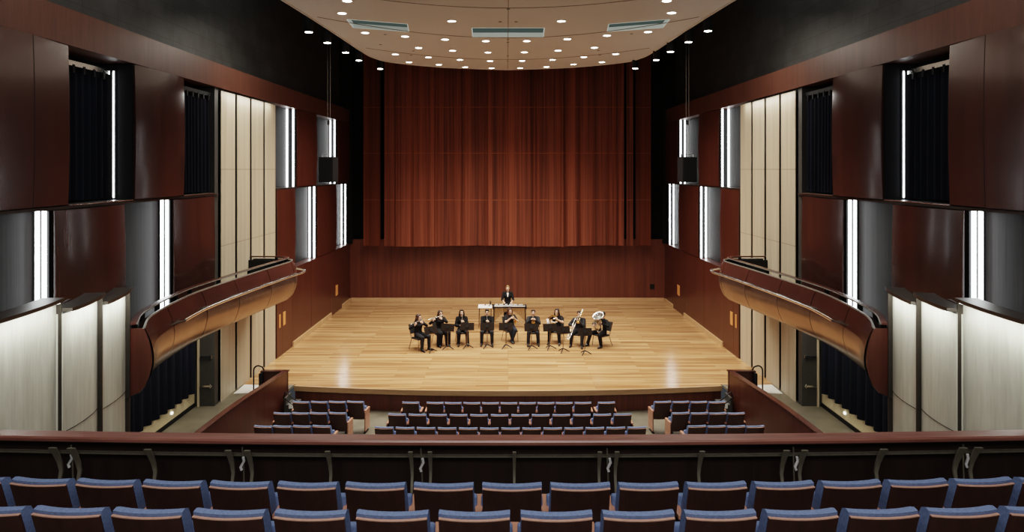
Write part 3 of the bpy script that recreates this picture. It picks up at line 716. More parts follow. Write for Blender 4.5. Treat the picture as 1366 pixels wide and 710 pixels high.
for (yb, n0, n1, off, zf, nm) in ((5.17, -8, 8, .0, 3.235, 'front'), (4.30, -6, 6, .015, 3.455, 'second')):
    half = .5 if nm == 'second' else 0
    ids = [i+half for i in range(n0-(1 if half else 0), n1+1)]
    for j, i in enumerate(ids):
        a = i*.52/R0
        x = R0*math.sin(a)+off; y = yb+.09+R0*(1-math.cos(a))
        put_seat((x, y, zf), a*1.5, 'blue seat with wood back, balcony row %s, %s from left' % ('along the rail' if nm == 'front' else 'nearest the camera', ORD[j+1]), 'balcony seats, %s row' % nm)
HZ = -.67
rowsC = (('row nearest the stage', 18.4, [-2.64, -1.98, -1.49, -.985, -.48, .02, .52, 1.02, 1.51, 2.02, 2.66]), ('middle row', 17.5, [(-5.5+i)*.528+.04 for i in range(12)]), ('rear row', 16.6, [(-6+i)*.515+.05 for i in range(13)]))
for nm, y, xs in rowsC:
    for j, x in enumerate(xs):
        pr = seat_endl if j == 0 else seat_end if j == len(xs)-1 else seat0
        put_seat((x, y+.09+.006*x*x, HZ), x/55, 'dark seat in centre block, %s, %s from left' % (nm, ORD[j+1]), 'floor seats, centre block', pr)
for s in (-1, 1):
    sn = side_name(s)
    for nm, y, xs in (('row nearest the stage', 18.5, (4.17, 4.66, 5.15, 5.64)), ('middle row', 17.65, (4.44, 4.93, 5.40, 5.87)), ('rear row', 16.75, (4.61, 5.09, 5.57, 6.04))):
        for j, x in enumerate(xs):
            pr = (seat_end if s < 0 else seat_endl) if j == 0 else seat0
            put_seat((s*x+.02, y+.09-.012*(x-4.4), HZ), s*.10, 'dark seat in %s block, %s, %s from aisle' % (sn, nm, ORD[j+1]), 'floor seats, %s block' % sn, pr)

# ------------------------------------------------------------------ balcony floor, railing
def rail_y(x): return 6.42+.0052*x*x
for i, (y0, y1, z) in enumerate(((4.85, 6.9, 3.25), (3.98, 4.85, 3.47), (3.0, 3.98, 3.69))):
    b = MB(); b.grid(lambda u, v: Vector((-6.3+12.6*u, y0+.008*(-6.3+12.6*u)**2*(1 if y0 < 4.8 or v == 0 else .65)+(y1-y0)*v, z)), 16, 1, (0, 0, -.35)); struct(b.build('floor', 'concrete'))
t = thing('balcony_railing', 'long red wood balcony rail on dark metal brackets across the front row', 'railing', (0, 6.42, 3.243))
def RB(name, mat, dy0, dy1, z0, z1, hw=6.15, bev=False):
    b = MB(); b.grid(lambda u, v: Vector((-hw+2*hw*u, rail_y(-hw+2*hw*u)-6.42+dy0+(dy1-dy0)*v, z1-3.25)), 48, 1, (0, 0, z0-z1))
    return b.build(name, mat, t, True, 30)
b = MB()
sec = [(-.055, 3.925), (-.065, 3.935), (-.065, 3.958), (-.05, 3.972), (.06, 3.985), (.075, 3.975), (.075, 3.925)]
rings = [[Vector((-6.15+12.3*i/48, rail_y(-6.15+12.3*i/48)-6.42+dy, z-3.25)) for dy, z in sec] for i in range(49)]
b.sweep(rings); b.build('top_rail', 'rail', t, True, 30)
RB('upper_board', 'darkwood', .10, .14, 3.84, 3.92)
RB('crossbar', 'railmetal', -.02, .02, 3.80, 3.818)
RB('crossbar', 'railmetal', .05, .08, 3.77, 3.78)
RB('fascia_panel', 'darkwood', .16, .20, 2.6, 3.92)
xs = []
for c in (-5.44, -3.62, -1.81, 0.0, 1.81, 3.62, 5.44):
    pass
def bracket(x, tilt):
    y = rail_y(x)-6.42
    b = MB(); sec = []
    for k in range(9):
        u = k/8; z = .645-.645*u
        yy = y-.13+.16*u**.7 if u < .35 else y-.13+.16*.35**.7-.06*math.sin((u-.35)/.65*PI)
        wdt = (.008+.022*min(1, abs(x)/4))*(1-u)**3+.010
        dx = tilt*.045*math.sin(u*PI*.9)
        sec.append([Vector((x+dx-wdt, yy, z)), Vector((x+dx+wdt, yy, z)), Vector((x+dx+wdt*.8, yy+.025, z)), Vector((x+dx-wdt*.8, yy+.025, z))])
    b.sweep(sec); b.build('bracket', 'railmetal', t, True, 30)
for x, tl in ((-4.30, 1), (-4.12, 1), (-3.39, 1), (-2.63, .6), (-2.45, .6), (-1.70, .4), (-.93, .2), (-.75, 0), (.03, 0), (.82, 0), (.98, -.2), (1.77, -.4), (2.56, -.6), (2.73, -.6), (3.48, -1), (4.24, -1), (4.39, -1)): bracket(x, tl)
for x in (-4.18, -2.53, -.845, .90, 2.66, 4.30):
    y = rail_y(x)-6.42
    MB().tube([(x+.02, y-.06, .56), (x+.028, y-.06, .52), (x, y-.07, .47), (x+.01, y-.07, .44)], .013, 6).build('latch', 'barsilver', t, True)
    MB().tube([(x, y-.03, .64), (x+.01, y-.02, .40), (x+.02, y-.02, .05)], .008, 6).build('cable', 'railmetal', t, True)
# ------------------------------------------------------------------ people
def ik(S, W, a, b, hint):
    S, W = Vector(S), Vector(W); d = W-S; L = min(d.length, (a+b)*.995); dn = d.normalized()
    k = (a*a-b*b+L*L)/(2*L); h = math.sqrt(max(a*a-k*k, 0)); hv = Vector(hint); hv = (hv-dn*hv.dot(dn)).normalized()
    return S+dn*k+hv*h, S+dn*L
def hand(mb, wrist, fdir, palm, side, curl=.9, grow=0.0):
    """palm + four fingers + thumb; fdir towards the fingertips, palm = direction the palm faces"""
    w_, f = Vector(wrist), Vector(fdir).normalized(); p = Vector(palm); p = (p-f*p.dot(f)).normalized(); c = f.cross(p)*side
    g = grow
    mb.rcone(w_, .026+g, w_+f*.03, .028+g, 8, 3)
    for o in (-.024, -.008, .008, .024): mb.rcone(w_+f*.03+c*o*.6, .016+g, w_+f*.085+c*o, .013+g, 8, 2)
    for o, L in ((-.028, .030), (-.009, .036), (.010, .034), (.028, .026)):
        a = w_+f*.085+c*o; d1 = (f*math.cos(curl*.7)+p*math.sin(curl*.7)); b = a+d1*L; d2 = (f*math.cos(curl*1.5)+p*math.sin(curl*1.5)); e = b+d2*L*.75
        d3 = (f*math.cos(curl*2.1)+p*math.sin(curl*2.1)); h = e+d3*L*.5
        mb.rcone(a, .0105+g, b, .0095+g, 8, 2); mb.rcone(b, .0095+g, e, .009+g, 8, 2); mb.rcone(e, .009+g, h, .0075+g, 8, 2)
    a = w_+f*.025-c*.022; b = a+(f*.5-c*.6+p*.35).normalized()*.038; e = b+(f*.75-c*.05+p*.6).normalized()*.03
    mb.rcone(a, .014+g, b, .0115+g, 8, 2); mb.rcone(b, .0115+g, e, .009+g, 8, 2)

def person(label, loc, rz, hands, hair='short', haircol='hairdark', skin='skin', sleeve=1.0, headyaw=0.0, headpitch=0.0, lean=0.0, legs=None, standing=False,
           top='blackcloth', trousers='charcoal', legw=1.0, collar=False, glasses=False, sc=.97, female=False, bare_feet_gap=False, sway=0.0):
    S = Matrix.Scale(sc, 4)
    sh = .165 if female else .185
    if standing:
        pel = Vector((0, .02, .90)); neck = Vector((sway, .0+lean, 1.40)); hipz = .90
        hips = [Vector((-.09, .02, .88)), Vector((.09, .02, .88))]; knees = [Vector((-.10, -.02, .49)), Vector((.10, -.02, .49))]; ank = [Vector((-.11, .03, .08)), Vector((.11, .03, .08))]
        foot = [Vector((-.12, -.12, .035)), Vector((.12, -.12, .035))]
    else:
        pel = Vector((0, .06, .55)); neck = Vector((sway, .07+lean, 1.02))
        hips = [Vector((-.095, .04, .535)), Vector((.095, .04, .535))]
        kn, an = legs or (((-.15, -.38, .50), (.15, -.38, .50)), ((-.17, -.36, .085), (.17, -.36, .085)))
        knees = [Vector(k) for k in kn]; ank = [Vector(k) for k in an]
        foot = [a+Vector((.15*(a.x)*.6, -.16, -.05)) for a in ank]
    up = (neck-pel).normalized(); fw = Vector((0, -1, 0)); fw = (fw-up*fw.dot(up)).normalized()
    chest = pel.lerp(neck, .66); waist = pel.lerp(neck, .32)
    shl = [neck+Vector((-sh, .0, -.055)), neck+Vector((sh, .0, -.055))]
    hc = neck+up*.055+Vector((0, -.025, .095))
    HR = Matrix.Rotation(headyaw, 3, 'Z') @ Matrix.Rotation(headpitch, 3, 'X')
    hp = lambda x, y, z: hc+HR @ Vector((x, y, z))
    # arms
    arms = []
    for i, (W, hint, fdir, palm, curl) in enumerate(hands):
        side = -1 if i == 0 else 1
        E_, W2 = ik(shl[i], W, .285, .245, hint); arms.append((shl[i], E_, W2, fdir, palm, curl, side))
    def torso(mb, g):
        mb.ell(pel+Vector((0, 0, .02)), (.165+g, .120+g, .12+g)); mb.rcone(pel+Vector((-.05, 0, 0)), .105+g, waist+Vector((-.035, 0, 0)), .09+g); mb.rcone(pel+Vector((.05, 0, 0)), .105+g, waist+Vector((.035, 0, 0)), .09+g)
        w_ = .05 if female else .065
        for q in (-1, 1):
            mb.rcone(waist+Vector((q*.035, 0, 0)), .09+g, chest+Vector((q*w_, -.005, 0)), .102+g)
            mb.rcone(chest+Vector((q*w_, -.005, 0)), .100+g, neck+Vector((q*.10, 0, -.075)), .062+g)
            mb.rcone(neck+Vector((q*.05, 0, -.04)), .058+g, neck+Vector((q*(sh-.01), 0, -.06)), .052+g)
            if female: mb.ell(chest+Vector((q*.06, -.085, .01)), (.058+g, .05+g, .055+g))
    # body: one continuous skin
    b = MB(); torso(b, 0)
    b.rcone(neck+Vector((0, 0, -.05)), .062, neck+Vector((0, -.008, .05)), .052); b.rcone(neck, .053, hp(0, .01, -.06), .050)
    b.ell(hp(0, .012, .02), (.074, .092, .092), HR); b.ell(hp(0, -.018, -.035), (.056, .068, .075), HR); b.ell(hp(0, -.045, -.085), (.030, .030, .024), HR)
    b.rcone(hp(0, -.088, .01), .010, hp(0, -.110, -.028), .0145, 8, 3)
    for q in (-1, 1):
        b.ell(hp(q*.076, .012, -.008), (.010, .020, .032), HR); b.ell(hp(q*.034, -.072, -.032), (.022, .02, .02), HR)
        b.rcone(hp(q*.05, -.075, .034), .010, hp(q*.012, -.084, .034), .010, 8, 2)
    for S_, E_, W_, fdir, palm, curl, side in arms:
        b.chain([S_, S_.lerp(E_, .5), E_, E_.lerp(W_, .35), W_], [.052, .046, .038, .039, .026]); hand(b, W_, fdir, palm, side, curl)
    for h_, k_, a_, f_ in zip(hips, knees, ank, foot):
        b.chain([h_, k_, k_.lerp(a_, .3), a_], [.085, .058, .056, .036]); b.rcone(a_, .034, f_, .022)
    bb = b; bb.bm.transform(S)
    body = bb.remesh('person', skin, None, .0085, 3)
    tag(body, label, 'person', 'ensemble'); body.location = loc; body.rotation_euler = (0, 0, rz)
    # clothing
    c = MB(); torso(c, .014); c.rcone(neck+Vector((0, 0, -.06)), .078, neck+Vector((0, 0, -.012)), .064)
    for S_, E_, W_, *_ in arms:
        if sleeve >= 1: c.chain([S_, E_, E_.lerp(W_, .92)], [.066, .054, .038])
        elif sleeve > .6: c.chain([S_, E_, E_.lerp(W_, .45)], [.066, .054, .050])
        else: c.chain([S_, S_.lerp(E_, .62)], [.066, .062])
    c.bm.transform(S); c.remesh('jacket' if sleeve >= 1 else 'shirt', top, body, .012, 3)
    c = MB(); c.ell(pel+Vector((0, 0, -.01)), (.178, .135, .12))
    for h_, k_, a_ in zip(hips, knees, ank):
        c.chain([h_, k_, a_.lerp(k_, .0)], [.105, .078*max(1, legw*.9), .058*legw])
    c.bm.transform(S); c.remesh('trousers', trousers, body, .012, 3)
    for a_, f_ in zip(ank, foot):
        d = (f_-a_); d.z = 0; d.normalize(); a0 = Vector((a_.x, a_.y, 0))
        c = MB(); c.rcone(a0+Vector((0, 0, .042))-d*.045, .04, a0+Vector((0, 0, .04))+d*.07, .044, 10); c.rcone(a0+Vector((0, 0, .04))+d*.06, .043, a0+Vector((0, 0, .032))+d*.185, .031, 10)
        c.rcone(a0+Vector((0, 0, .05))-d*.02, .046, a0+Vector((0, 0, .115))-d*.01, .047, 10); c.rcone(a0+Vector((0, 0, .085)), .046, a0+Vector((0, 0, .05))+d*.09, .042, 10)
        c.bm.transform(S)
        for v in c.bm.verts: v.co.z = max(v.co.z, .001)
        c.build('shoe', 'shoe', body, True, 60)
    # face and hair
    for q in (-1, 1):
        c = MB(); c.ell(hp(q*.031, -.083, .016), (.014, .008, .007), HR, 10, 6); c.bm.transform(S); c.build('eye', 'eye', body, True, 180)
    c = MB(); c.ell(hp(0, -.088, -.060), (.024, .010, .007), HR, 10, 6); c.bm.transform(S); c.build('mouth', 'lip', body, True, 180)
    c = MB()
    c.ell(hp(0, .028, .040), (.088, .100, .090), HR); 
    if hair == 'short':
        c.ell(hp(0, -.04, .095), (.062, .05, .028), HR); c.ell(hp(0, .06, -.01), (.072, .05, .07), HR)
        for q in (-1, 1): c.rcone(hp(q*.075, -.002, .03), .014, hp(q*.075, .01, -.0), .008, 8, 2)
    elif hair == 'bun':
        c.ell(hp(0, -.035, .090), (.062, .05, .028), HR); c.ell(hp(0, .06, -.01), (.074, .05, .07), HR); c.ell(hp(0, .10, .10), (.045, .045, .042), HR)
    else:
        L = .30 if hair == 'long' else .22
        c.ell(hp(0, -.03, .093), (.066, .05, .030), HR); c.ell(hp(0, .055, -.03), (.082, .055, .10), HR)
        for q in (-1, 1):
            c.chain([hp(q*.070, -.028, .065), hp(q*.086, -.012, -.02), hp(q*.088, .0, -.10), neck+Vector((q*.098, -.045, -.05)), neck+Vector((q*.092, -.075, -.05-L*.55))], [.026, .026, .032, .036, .022])
            c.chain([hp(q*.04, .06, -.05), neck+Vector((q*.06, .085, -.05)), neck+Vector((q*.055, .10, -L))], [.055, .055, .035])
    c.bm.transform(S); c.remesh('hair', haircol, body, .010, 3)
    if collar:
        c = MB(); 
        c.slab([neck+Vector((-.045, -.062, -.02)), neck+Vector((.045, -.062, -.02)), neck+Vector((.012, -.142, -.19)), neck+Vector((-.012, -.142, -.19))], (0, .03, 0)); c.bm.transform(S); c.build('collar', 'whitecloth', body)
    if glasses:
        c = MB()
        for q in (-1, 1):
            c.tube([hp(q*.034+.024*math.cos(a), -.098, .014+.019*math.sin(a)) for a in [2*PI*k/12 for k in range(12)]], .0035, 6, closed=True)
            c.tube([hp(q*.058, -.096, .018), hp(q*.080, .0, .012)], .003, 6)
        c.tube([hp(-.010, -.1, .016), hp(.010, -.1, .016)], .003, 6)
        c.bm.transform(S); c.build('glasses', 'ebony', body, True, 180)
    return body

# ------------------------------------------------------------------ chairs and stands
def chair_parts(t):
    c = MB(); c.box(-.235, .235, -.25, .20, .395, .440, bevel=.02); c.build('seat', 'chairseat', t, True, 50)
    def bk(u, v):
        x = (u-.5)*.44; return Vector((x, .215+.10*v-.035*(1-(2*u-1)**2)+.02, .55+.32*v))
    c = MB(); c.grid(bk, 8, 4, (0, .03, 0)); c.build('backrest', 'chairseat', t, True, 50)
    for q in (-1, 1):
        MB().tube([(q*.215, -.21, .41), (q*.235, -.25, .012)], .0125, 8).build('leg', 'chairleg', t, True)
        MB().tube([(q*.215, .16, .41), (q*.245, .30, .012)], .0125, 8).build('leg', 'chairleg', t, True)
        MB().tube([(q*.225, .16, .41), (q*.225, .215, .52), (q*.215, .30, .85)], .0125, 8).build('back_post', 'chairleg', t, True)
    MB().tube([(-.215, -.2, .39), (.215, -.2, .39), (.215, .17, .39), (-.215, .17, .39)], .011, 8, closed=True).build('seat_frame', 'chairleg', t)
def stand_parts(t):
    D = Matrix.Translation((0, 0, .80)) @ Matrix.Rotation(math.radians(-20), 4, 'X')
    c = MB(); c.box(-.255, .255, -.006, .006, -.14, .12, D, bevel=.003); d = c.build('desk', 'desk', t)
    c = MB(); c.box(-.255, .255, .0, .06, -.146, -.138, D); c.build('ledge', 'desk', d)
    c = MB(); c.box(-.05, .05, -.03, -.008, -.05, .05, D); c.build('clamp', 'matblack', d)
    c = MB(); c.box(-.20, .20, .007, .010, -.13, .09, D); c.build('sheet_music', 'whitecloth', d)
    MB().tube([(0, 0, .10), (0, 0, .46)], .016, 8).tube([(0, 0, .44), (0, -.02, .78)], .011, 8).build('pole', 'chairleg', t, True)
    for k in range(3):
        a = PI/2+2*PI*k/3+.4
        MB().tube([(0, 0, .13), (.09*math.cos(a), .09*math.sin(a), .095), (.23*math.cos(a), .23*math.sin(a), .018)], [.017, .02, .014], 8).build('leg', 'matblack', t, True)

FACE = lambda fx, fy: math.atan2(fx, -fy)
PL = [  # name key, position, facing
    ('flute', (-3.20, 25.05), (.72, -.70)), ('flute2', (-2.50, 25.6), (.42, -.90)), ('straight', (-1.70, 25.75), (.14, -1)), ('clarinet', (-.78, 25.8), (.02, -1)),
    ('cornet', (.09, 26.05), (.30, -1)), ('trumpet', (.95, 25.75), (-.04, -1)), ('horn', (1.84, 25.9), (-.25, -1)), ('trombone', (2.63, 25.5), (-.22, -1)), ('tuba', (3.45, 25.35), (-.80, -.62))]
POS = {k: ((p[0], p[1]-(.38 if k == 'flute' else .27)), FACE(*f)) for k, p, f in PL}
chair = None
names = {'flute': 'left end flautist', 'flute2': 'second flautist', 'straight': 'player of the silver straight horn', 'clarinet': 'clarinet player', 'cornet': 'red-haired trumpeter', 'trumpet': 'short-haired trumpeter', 'horn': 'french horn player', 'trombone': 'trombonist', 'tuba': 'tuba player'}
for k, ((x, y), a) in POS.items():
    lab = 'black stacking chair on thin metal legs under the %s' % names[k]
    if chair is None: chair = thing('musician_chair', lab, 'chair', (x, y, 0), a, 'musicians\' chairs'); chair_parts(chair)
    else: dup(chair, (x, y, 0), a, lab)
stand = None
for (x, y, rz, lab) in ((-2.74, 24.44, FACE(.55, -.85), 'in front of the left end flautist'), (-2.17, 24.85, FACE(-.28, -1), 'in front of the second flautist'), (-1.48, 25.0, FACE(0, -1), 'in front of the straight horn player'), (-.75, 25.0, 0, 'in front of the clarinet player'),
        (-.07, 24.98, FACE(-.03, -1), 'in front of the red-haired trumpeter'), (.85, 24.85, FACE(.08, -1), 'in front of the short-haired trumpeter'), (1.52, 24.85, FACE(.18, -1), 'in front of the french horn player'), (1.96, 24.44, FACE(.25, -1), 'between the horn player and the trombonist'), (2.70, 24.15, FACE(.12, -1), 'between the trombonist and the tuba player')):
    lab = 'black music stand with broad desk ' + lab; y -= .2
    if stand is None: stand = thing('music_stand', lab, 'music stand', (x, y, 0), rz, 'music stands'); stand_parts(stand)
    else: dup(stand, (x, y, 0), rz, lab)

# ------------------------------------------------------------------ the players.  Local frame: facing -Y, right hand at -X
s_ = .97
HC = Vector((0, .07-.025, 1.02+.15))           # head centre before scale (lean 0)
def at(k): (x, y), a = POS[k]; return (x, y, 0), a
def place(o, k): o.location, a = at(k); o.rotation_euler = (0, 0, a)
def inst(name, label, cat, k):
    t = thing(name, label, cat, at(k)[0], at(k)[1]); return t
def straight_horn(t, a, b, mat, r0, r1, bell, keys):
    a, b = Vector(a), Vector(b); d = (b-a); L = d.length; d.normalize()
    MB().lathe([(.006, 0), (.009, .03), (r0, .06), (r0, .25*L), (r1, .82*L), (bell*.65, .93*L), (bell, L), (bell*.8, L)], a, d, 14).build('bore', mat, t, True, 50)
    sd = d.cross(Vector((1, 0, 0))).normalized()
    for i in range(9):
        p = a+d*(L*(.22+.07*i))-sd*0; c = MB(); c.ell(p+Vector((0, -r1*1.05, r1*.4)), (.009, .007, .009), None, 8, 6); c.build('key', keys, t, True)
    MB().tube([a+d*.18*L+Vector((.012, -.008, 0)), a+d*.8*L+Vector((.016, -.01, 0))], .0035, 6).build('key_rod', keys, t)
    MB().lathe([(r0*1.25, 0), (r0*1.25, .02)], a+d*.08*L, d, 12).build('ring', keys, t)
    MB().lathe([(bell*1.02, 0), (bell*1.02, .012)], a+d*(L-.01), d, 14).build('bell_ring', keys, t)
mouth = Vector((0, -.075, 1.105))
dF = Vector((0, -1, 0))

# 1 flautist, left end
def flute(k, label):
    t = inst('flute', label, 'flute', k)
    a, b = Vector((.07, -.10, 1.095)), Vector((-.56, -.20, 1.00)); d = (b-a).normalized()
    MB().lathe([(.010, 0), (.0125, .01), (.0125, .63), (.011, .64)], a, d, 10).build('tube', 'silver', t, True)
    MB().lathe([(.016, 0), (.016, .03)], a+d*.06, d, 10).build('lip_plate', 'silver', t, True)
    for i in range(8): MB().ell(a+d*(.22+.045*i)+Vector((0, -.006, .012)), (.008, .008, .005), None, 8, 5).build('key', 'silver', t, True)
FL = [((-.36, -.17, .955), (-1, .2, -.7), (.45, -.35, .6), (0, 1, .2), 1.1), ((-.03, -.235, 1.00), (1, -.6, -.8), (-.55, .25, .6), (0, 1, .25), 1.1)]
flute('flute', 'silver flute held sideways by the left end player'); flute('flute2', 'silver flute slanting left from the second player')
person('seated person with long brown hair in black, left end, hands raised to a flute', *at('flute'), FL, 'long', 'hairbrown', headyaw=.25, female=True, trousers='charcoal')
person('seated person in black with wide trousers, second from left, playing a slanting flute', *at('flute2'), FL, 'long', 'hairbrown', headyaw=.25, female=True, legw=1.75, trousers='blackcloth')
# 3 straight silver horn, 4 clarinet
t = inst('soprano_saxophone', 'slim straight silver wind instrument held downwards by the third player', 'wind instrument', 'straight')
straight_horn(t, mouth+Vector((-.0, -.005, 0)), (-.06, -.30, .58), 'silver', .012, .020, .045, 'silver')
CLh = lambda a, b: [((b.x-.065, b.y+.01, b.z-.05), (-.6, .3, -.8), (.65, -.35, .5), (.8, .5, 0), 1.2), ((a.x+.07, a.y+.005, a.z-.05), (.6, .3, -.8), (-.65, -.35, .5), (-.8, .5, 0), 1.2)]
A, B = mouth, Vector((-.06, -.30, .58))
person('seated person with long dark hair and pale face playing a silver straight horn', *at('straight'), CLh(A.lerp(B, .38), A.lerp(B, .62)), 'long', 'hairdark', headpitch=-.12, female=True, trousers='blackcloth', glasses=False, sway=-.02)
t = inst('clarinet', 'black clarinet with silver keys held by the fourth player', 'clarinet', 'clarinet')
A, B = mouth, Vector((0, -.40, .60)); straight_horn(t, A, B, 'ebony', .013, .016, .038, 'silver')
person('seated person with short dark hair and glasses in black playing a clarinet', *at('clarinet'), CLh(A.lerp(B, .40), A.lerp(B, .66)), 'short', 'hairdark', headpitch=-.10, glasses=True, trousers='charcoal', legs=(((-.19, -.38, .50), (.19, -.38, .50)), ((-.20, -.40, .085), (.20, -.40, .085))))
# 5, 6 trumpets
def trumpet(k, label, dr):
    t = inst('trumpet', label, 'trumpet', k); d = Vector(dr).normalized(); a = mouth+d*.01; u = d.cross(Vector((1, 0, 0))).normalized(); u = u if u.z > 0 else -u
    MB().lathe([(.012, 0), (.008, .02), (.006, .05), (.006, .32)], a, d, 10).build('lead_pipe', 'brass', t, True)
    lo_ = a-u*.075
    MB().lathe([(.0065, .12), (.008, .26), (.014, .36), (.026, .42), (.044, .46), (.062, .48), (.060, .482), (.03, .44), (.012, .38)], lo_, d, 18, cap=False).build('bell', 'brass', t, True, 180)
    MB().tube([a+d*.32, a+d*.36-u*.012, a+d*.375-u*.0375, a+d*.36-u*.063, lo_+d*.32], .0065, 8).build('tuning_slide', 'brass', t, True)
    MB().tube([lo_+d*.13, lo_+d*.105+u*.012, lo_+d*.10+u*.03, a+d*.12], .0065, 8).build('rear_bow', 'brass', t, True)
    for i in range(3): MB().rcone(a+d*(.17+.028*i)-u*.12, .0125, a+d*(.17+.028*i)+u*.03, .0115, 10, 2).build('valve', 'silver', t, True)
    g = a+d*.20-u*.05
    return [(g+Vector((-.075, .02, -.03)), (-.8, .3, -.8), (.6, -.6, .4), (.8, .3, -.2), 1.3), (g+Vector((.075, .02, -.04)), (.8, .3, -.8), (-.6, -.6, .4), (-.8, .3, -.1), 1.3)]
hd = trumpet('cornet', 'brass trumpet pointed down to the right by the red-haired player', (.12, -.90, -.42))
person('seated person with long reddish hair, bare forearms and crossed feet playing a trumpet', *at('cornet'), hd, 'long', 'hairred', sleeve=.4, female=True, headyaw=.12, trousers='jean', legs=(((-.10, -.36, .50), (.10, -.36, .50)), ((.035, -.22, .085), (-.035, -.30, .085))))
hd = trumpet('trumpet', 'brass trumpet pointed at the audience, bell showing as a ring', (0, -.95, -.26))
person('seated person with short brown hair in black suit playing a trumpet straight ahead', *at('trumpet'), hd, 'short', 'hairbrown', headpitch=-.08, top='charcoal', trousers='charcoal', legs=(((-.17, -.37, .50), (.17, -.37, .50)), ((-.19, -.40, .085), (.19, -.36, .085))))
# 7 french horn
t = inst('french_horn', 'brass french horn with pale bell turned to the left', 'french horn', 'horn')
cc = Vector((-.10, -.22, .90)); e1 = Vector((.86, .12, .42)).normalized(); e2 = Vector((-.42, .1, .9)).normalized()
for r, off in ((.155, 0), (.135, .016), (.115, -.014)):
    MB().tube([cc+(e1*math.cos(a)+e2*math.sin(a))*r+Vector((0, off, 0)) for a in [2*PI*i/28 for i in range(28)]], .011, 8, closed=True).build('tubing', 'brass', t, True)
ax = Vector((-.62, .30, -.60)).normalized(); ax2 = Vector((-.80, .2, -.15)).normalized(); b0 = cc-e2*.14-Vector((.02, 0, 0))
MB().lathe([(.013, -.16), (.016, -.06), (.03, .04), (.06, .12), (.11, .18), (.152, .205), (.150, .207), (.09, .165), (.04, .08)], b0+Vector((-.02, .02, .02)), ax2, 20, cap=False).build('bell', 'barsilver', t, True, 180)
MB().tube([mouth+Vector((0, -.01, 0)), mouth+Vector((-.01, -.06, -.04)), cc+e1*.12+e2*.09], [.010, .006, .008], 8).build('lead_pipe', 'brass', t, True)
for i in range(3): MB().rcone(cc+Vector((.03+.03*i, -.03, .03)), .016, cc+Vector((.03+.03*i, .03, .06)), .014, 10, 2).build('valve', 'silver', t, True)
person('seated person with short sleeves and shoulder-length hair playing a french horn', *at('horn'), [((-.22, -.07, .80), (-1, .4, -.2), (-.8, -.3, -.2), (0, -1, .2), .5), ((.06, -.24, .93), (1, -.1, -.8), (-.6, -.1, .6), (0, .6, -.3), 1.2)], 'mid', 'hairdark', sleeve=.4, female=True, headyaw=-.18, headpitch=-.08, trousers='blackcloth', glasses=True,
       legs=(((-.22, -.36, .50), (.14, -.38, .50)), ((-.24, -.36, .085), (.17, -.40, .085))))
# 8 trombone
t = inst('trombone', 'brass trombone, its long slide slanting down to the left', 'trombone', 'trombone')
d = Vector((-.27, -.62, -.73)).normalized(); sx = Vector((1, -.2, -.2)); sx = (sx-d*sx.dot(d)).normalized(); m0 = mouth+d*.012; up_ = d.cross(sx); up_ = up_ if up_.z > 0 else -up_
p2 = m0-sx*.085+Vector((0, 0, 0)); p3 = m0+sx*.075
MB().tube([m0, m0+d*.03, m0+d*.95], [.014, .009, .011], 8).tube([p2+d*.12, p2+d*.95], .011, 8).build('slide_tube', 'silver', t, True)
MB().tube([m0+d*.95, m0+d*.985-sx*.012, m0+d*1.0-sx*.0425, p2+d*.985+sx*.012, p2+d*.95], .009, 8).build('slide_bow', 'silver', t, True)
MB().tube([m0+d*.16, p2+d*.16], .006, 6).tube([m0+d*.42, p2+d*.42], .006, 6).build('brace', 'silver', t, True)
MB().lathe([(.007, -.27), (.009, 0), (.014, .12), (.03, .19), (.06, .235), (.098, .26), (.096, .262), (.05, .215), (.02, .14)], p3, d, 20, cap=False).build('bell', 'brass', t, True, 180)
q1 = p3+sx*.0-up_*.0
MB().tube([p3-d*.25, p3-d*.29+up_*.012, p3-d*.305+up_*.04, p3-d*.29+up_*.068, p3-d*.25+up_*.08, p3+d*.02+up_*.08, p2+d*.12], .0085, 8).build('tuning_slide', 'silver', t, True)
g = m0+d*.42-sx*.04
person('seated person with short dark hair in black suit playing a trombone', *at('trombone'), [(g+Vector((-.04, .09, -.02)), (-1, .1, -.6), (.3, -.8, .2), (.5, 0, -.6), 1.2), (m0+d*.12+Vector((.04, .05, -.07)), (1, .1, -.6), (-.4, -.4, .7), (-.8, .3, 0), 1.2)], 'short', 'hairdark', skin='skin2', headpitch=-.10, top='charcoal', trousers='charcoal',
       legs=(((-.24, -.36, .50), (.16, -.38, .50)), ((-.27, -.30, .085), (.16, -.44, .085))))
# 9 tuba
t = inst('tuba', 'large silver tuba with wide upward bell, right end player', 'tuba', 'tuba')
axb = Vector((.12, -.52, .82)).normalized(); bc = Vector((.09, -.28, 1.18))
MB().lathe([(.05, -.42), (.062, -.30), (.080, -.20), (.115, -.11), (.175, -.03), (.215, 0), (.212, .004), (.165, -.02), (.10, -.11), (.065, -.20), (.045, -.30)], bc, axb, 28, cap=False).build('bell', 'silver', t, True, 180)
base = bc-axb*.42
def oval(c, rx, rz, y, n=28, tilt=0): return [c+Vector((rx*math.cos(a), y, rz*math.sin(a))) for a in [2*PI*i/n for i in range(n)]]
oc = Vector((-.03, -.20, .80))
MB().tube([base+axb*.01, base-axb*.05, Vector((.07, -.06, .56)), Vector((-.04, -.09, .50)), Vector((-.15, -.13, .57)), Vector((-.19, -.16, .78)), Vector((-.16, -.18, .95))], [.05, .05, .048, .045, .042, .036, .03], 12).build('main_bow', 'silver', t, True)
for rx, rz, y, r, mt in ((.15, .20, -.02, .018, 'silver'), (.115, .16, -.06, .014, 'brass'), (.08, .12, -.09, .012, 'silver')):
    MB().tube(oval(oc, rx, rz, y), r, 8, closed=True).build('tubing', mt, t, True)
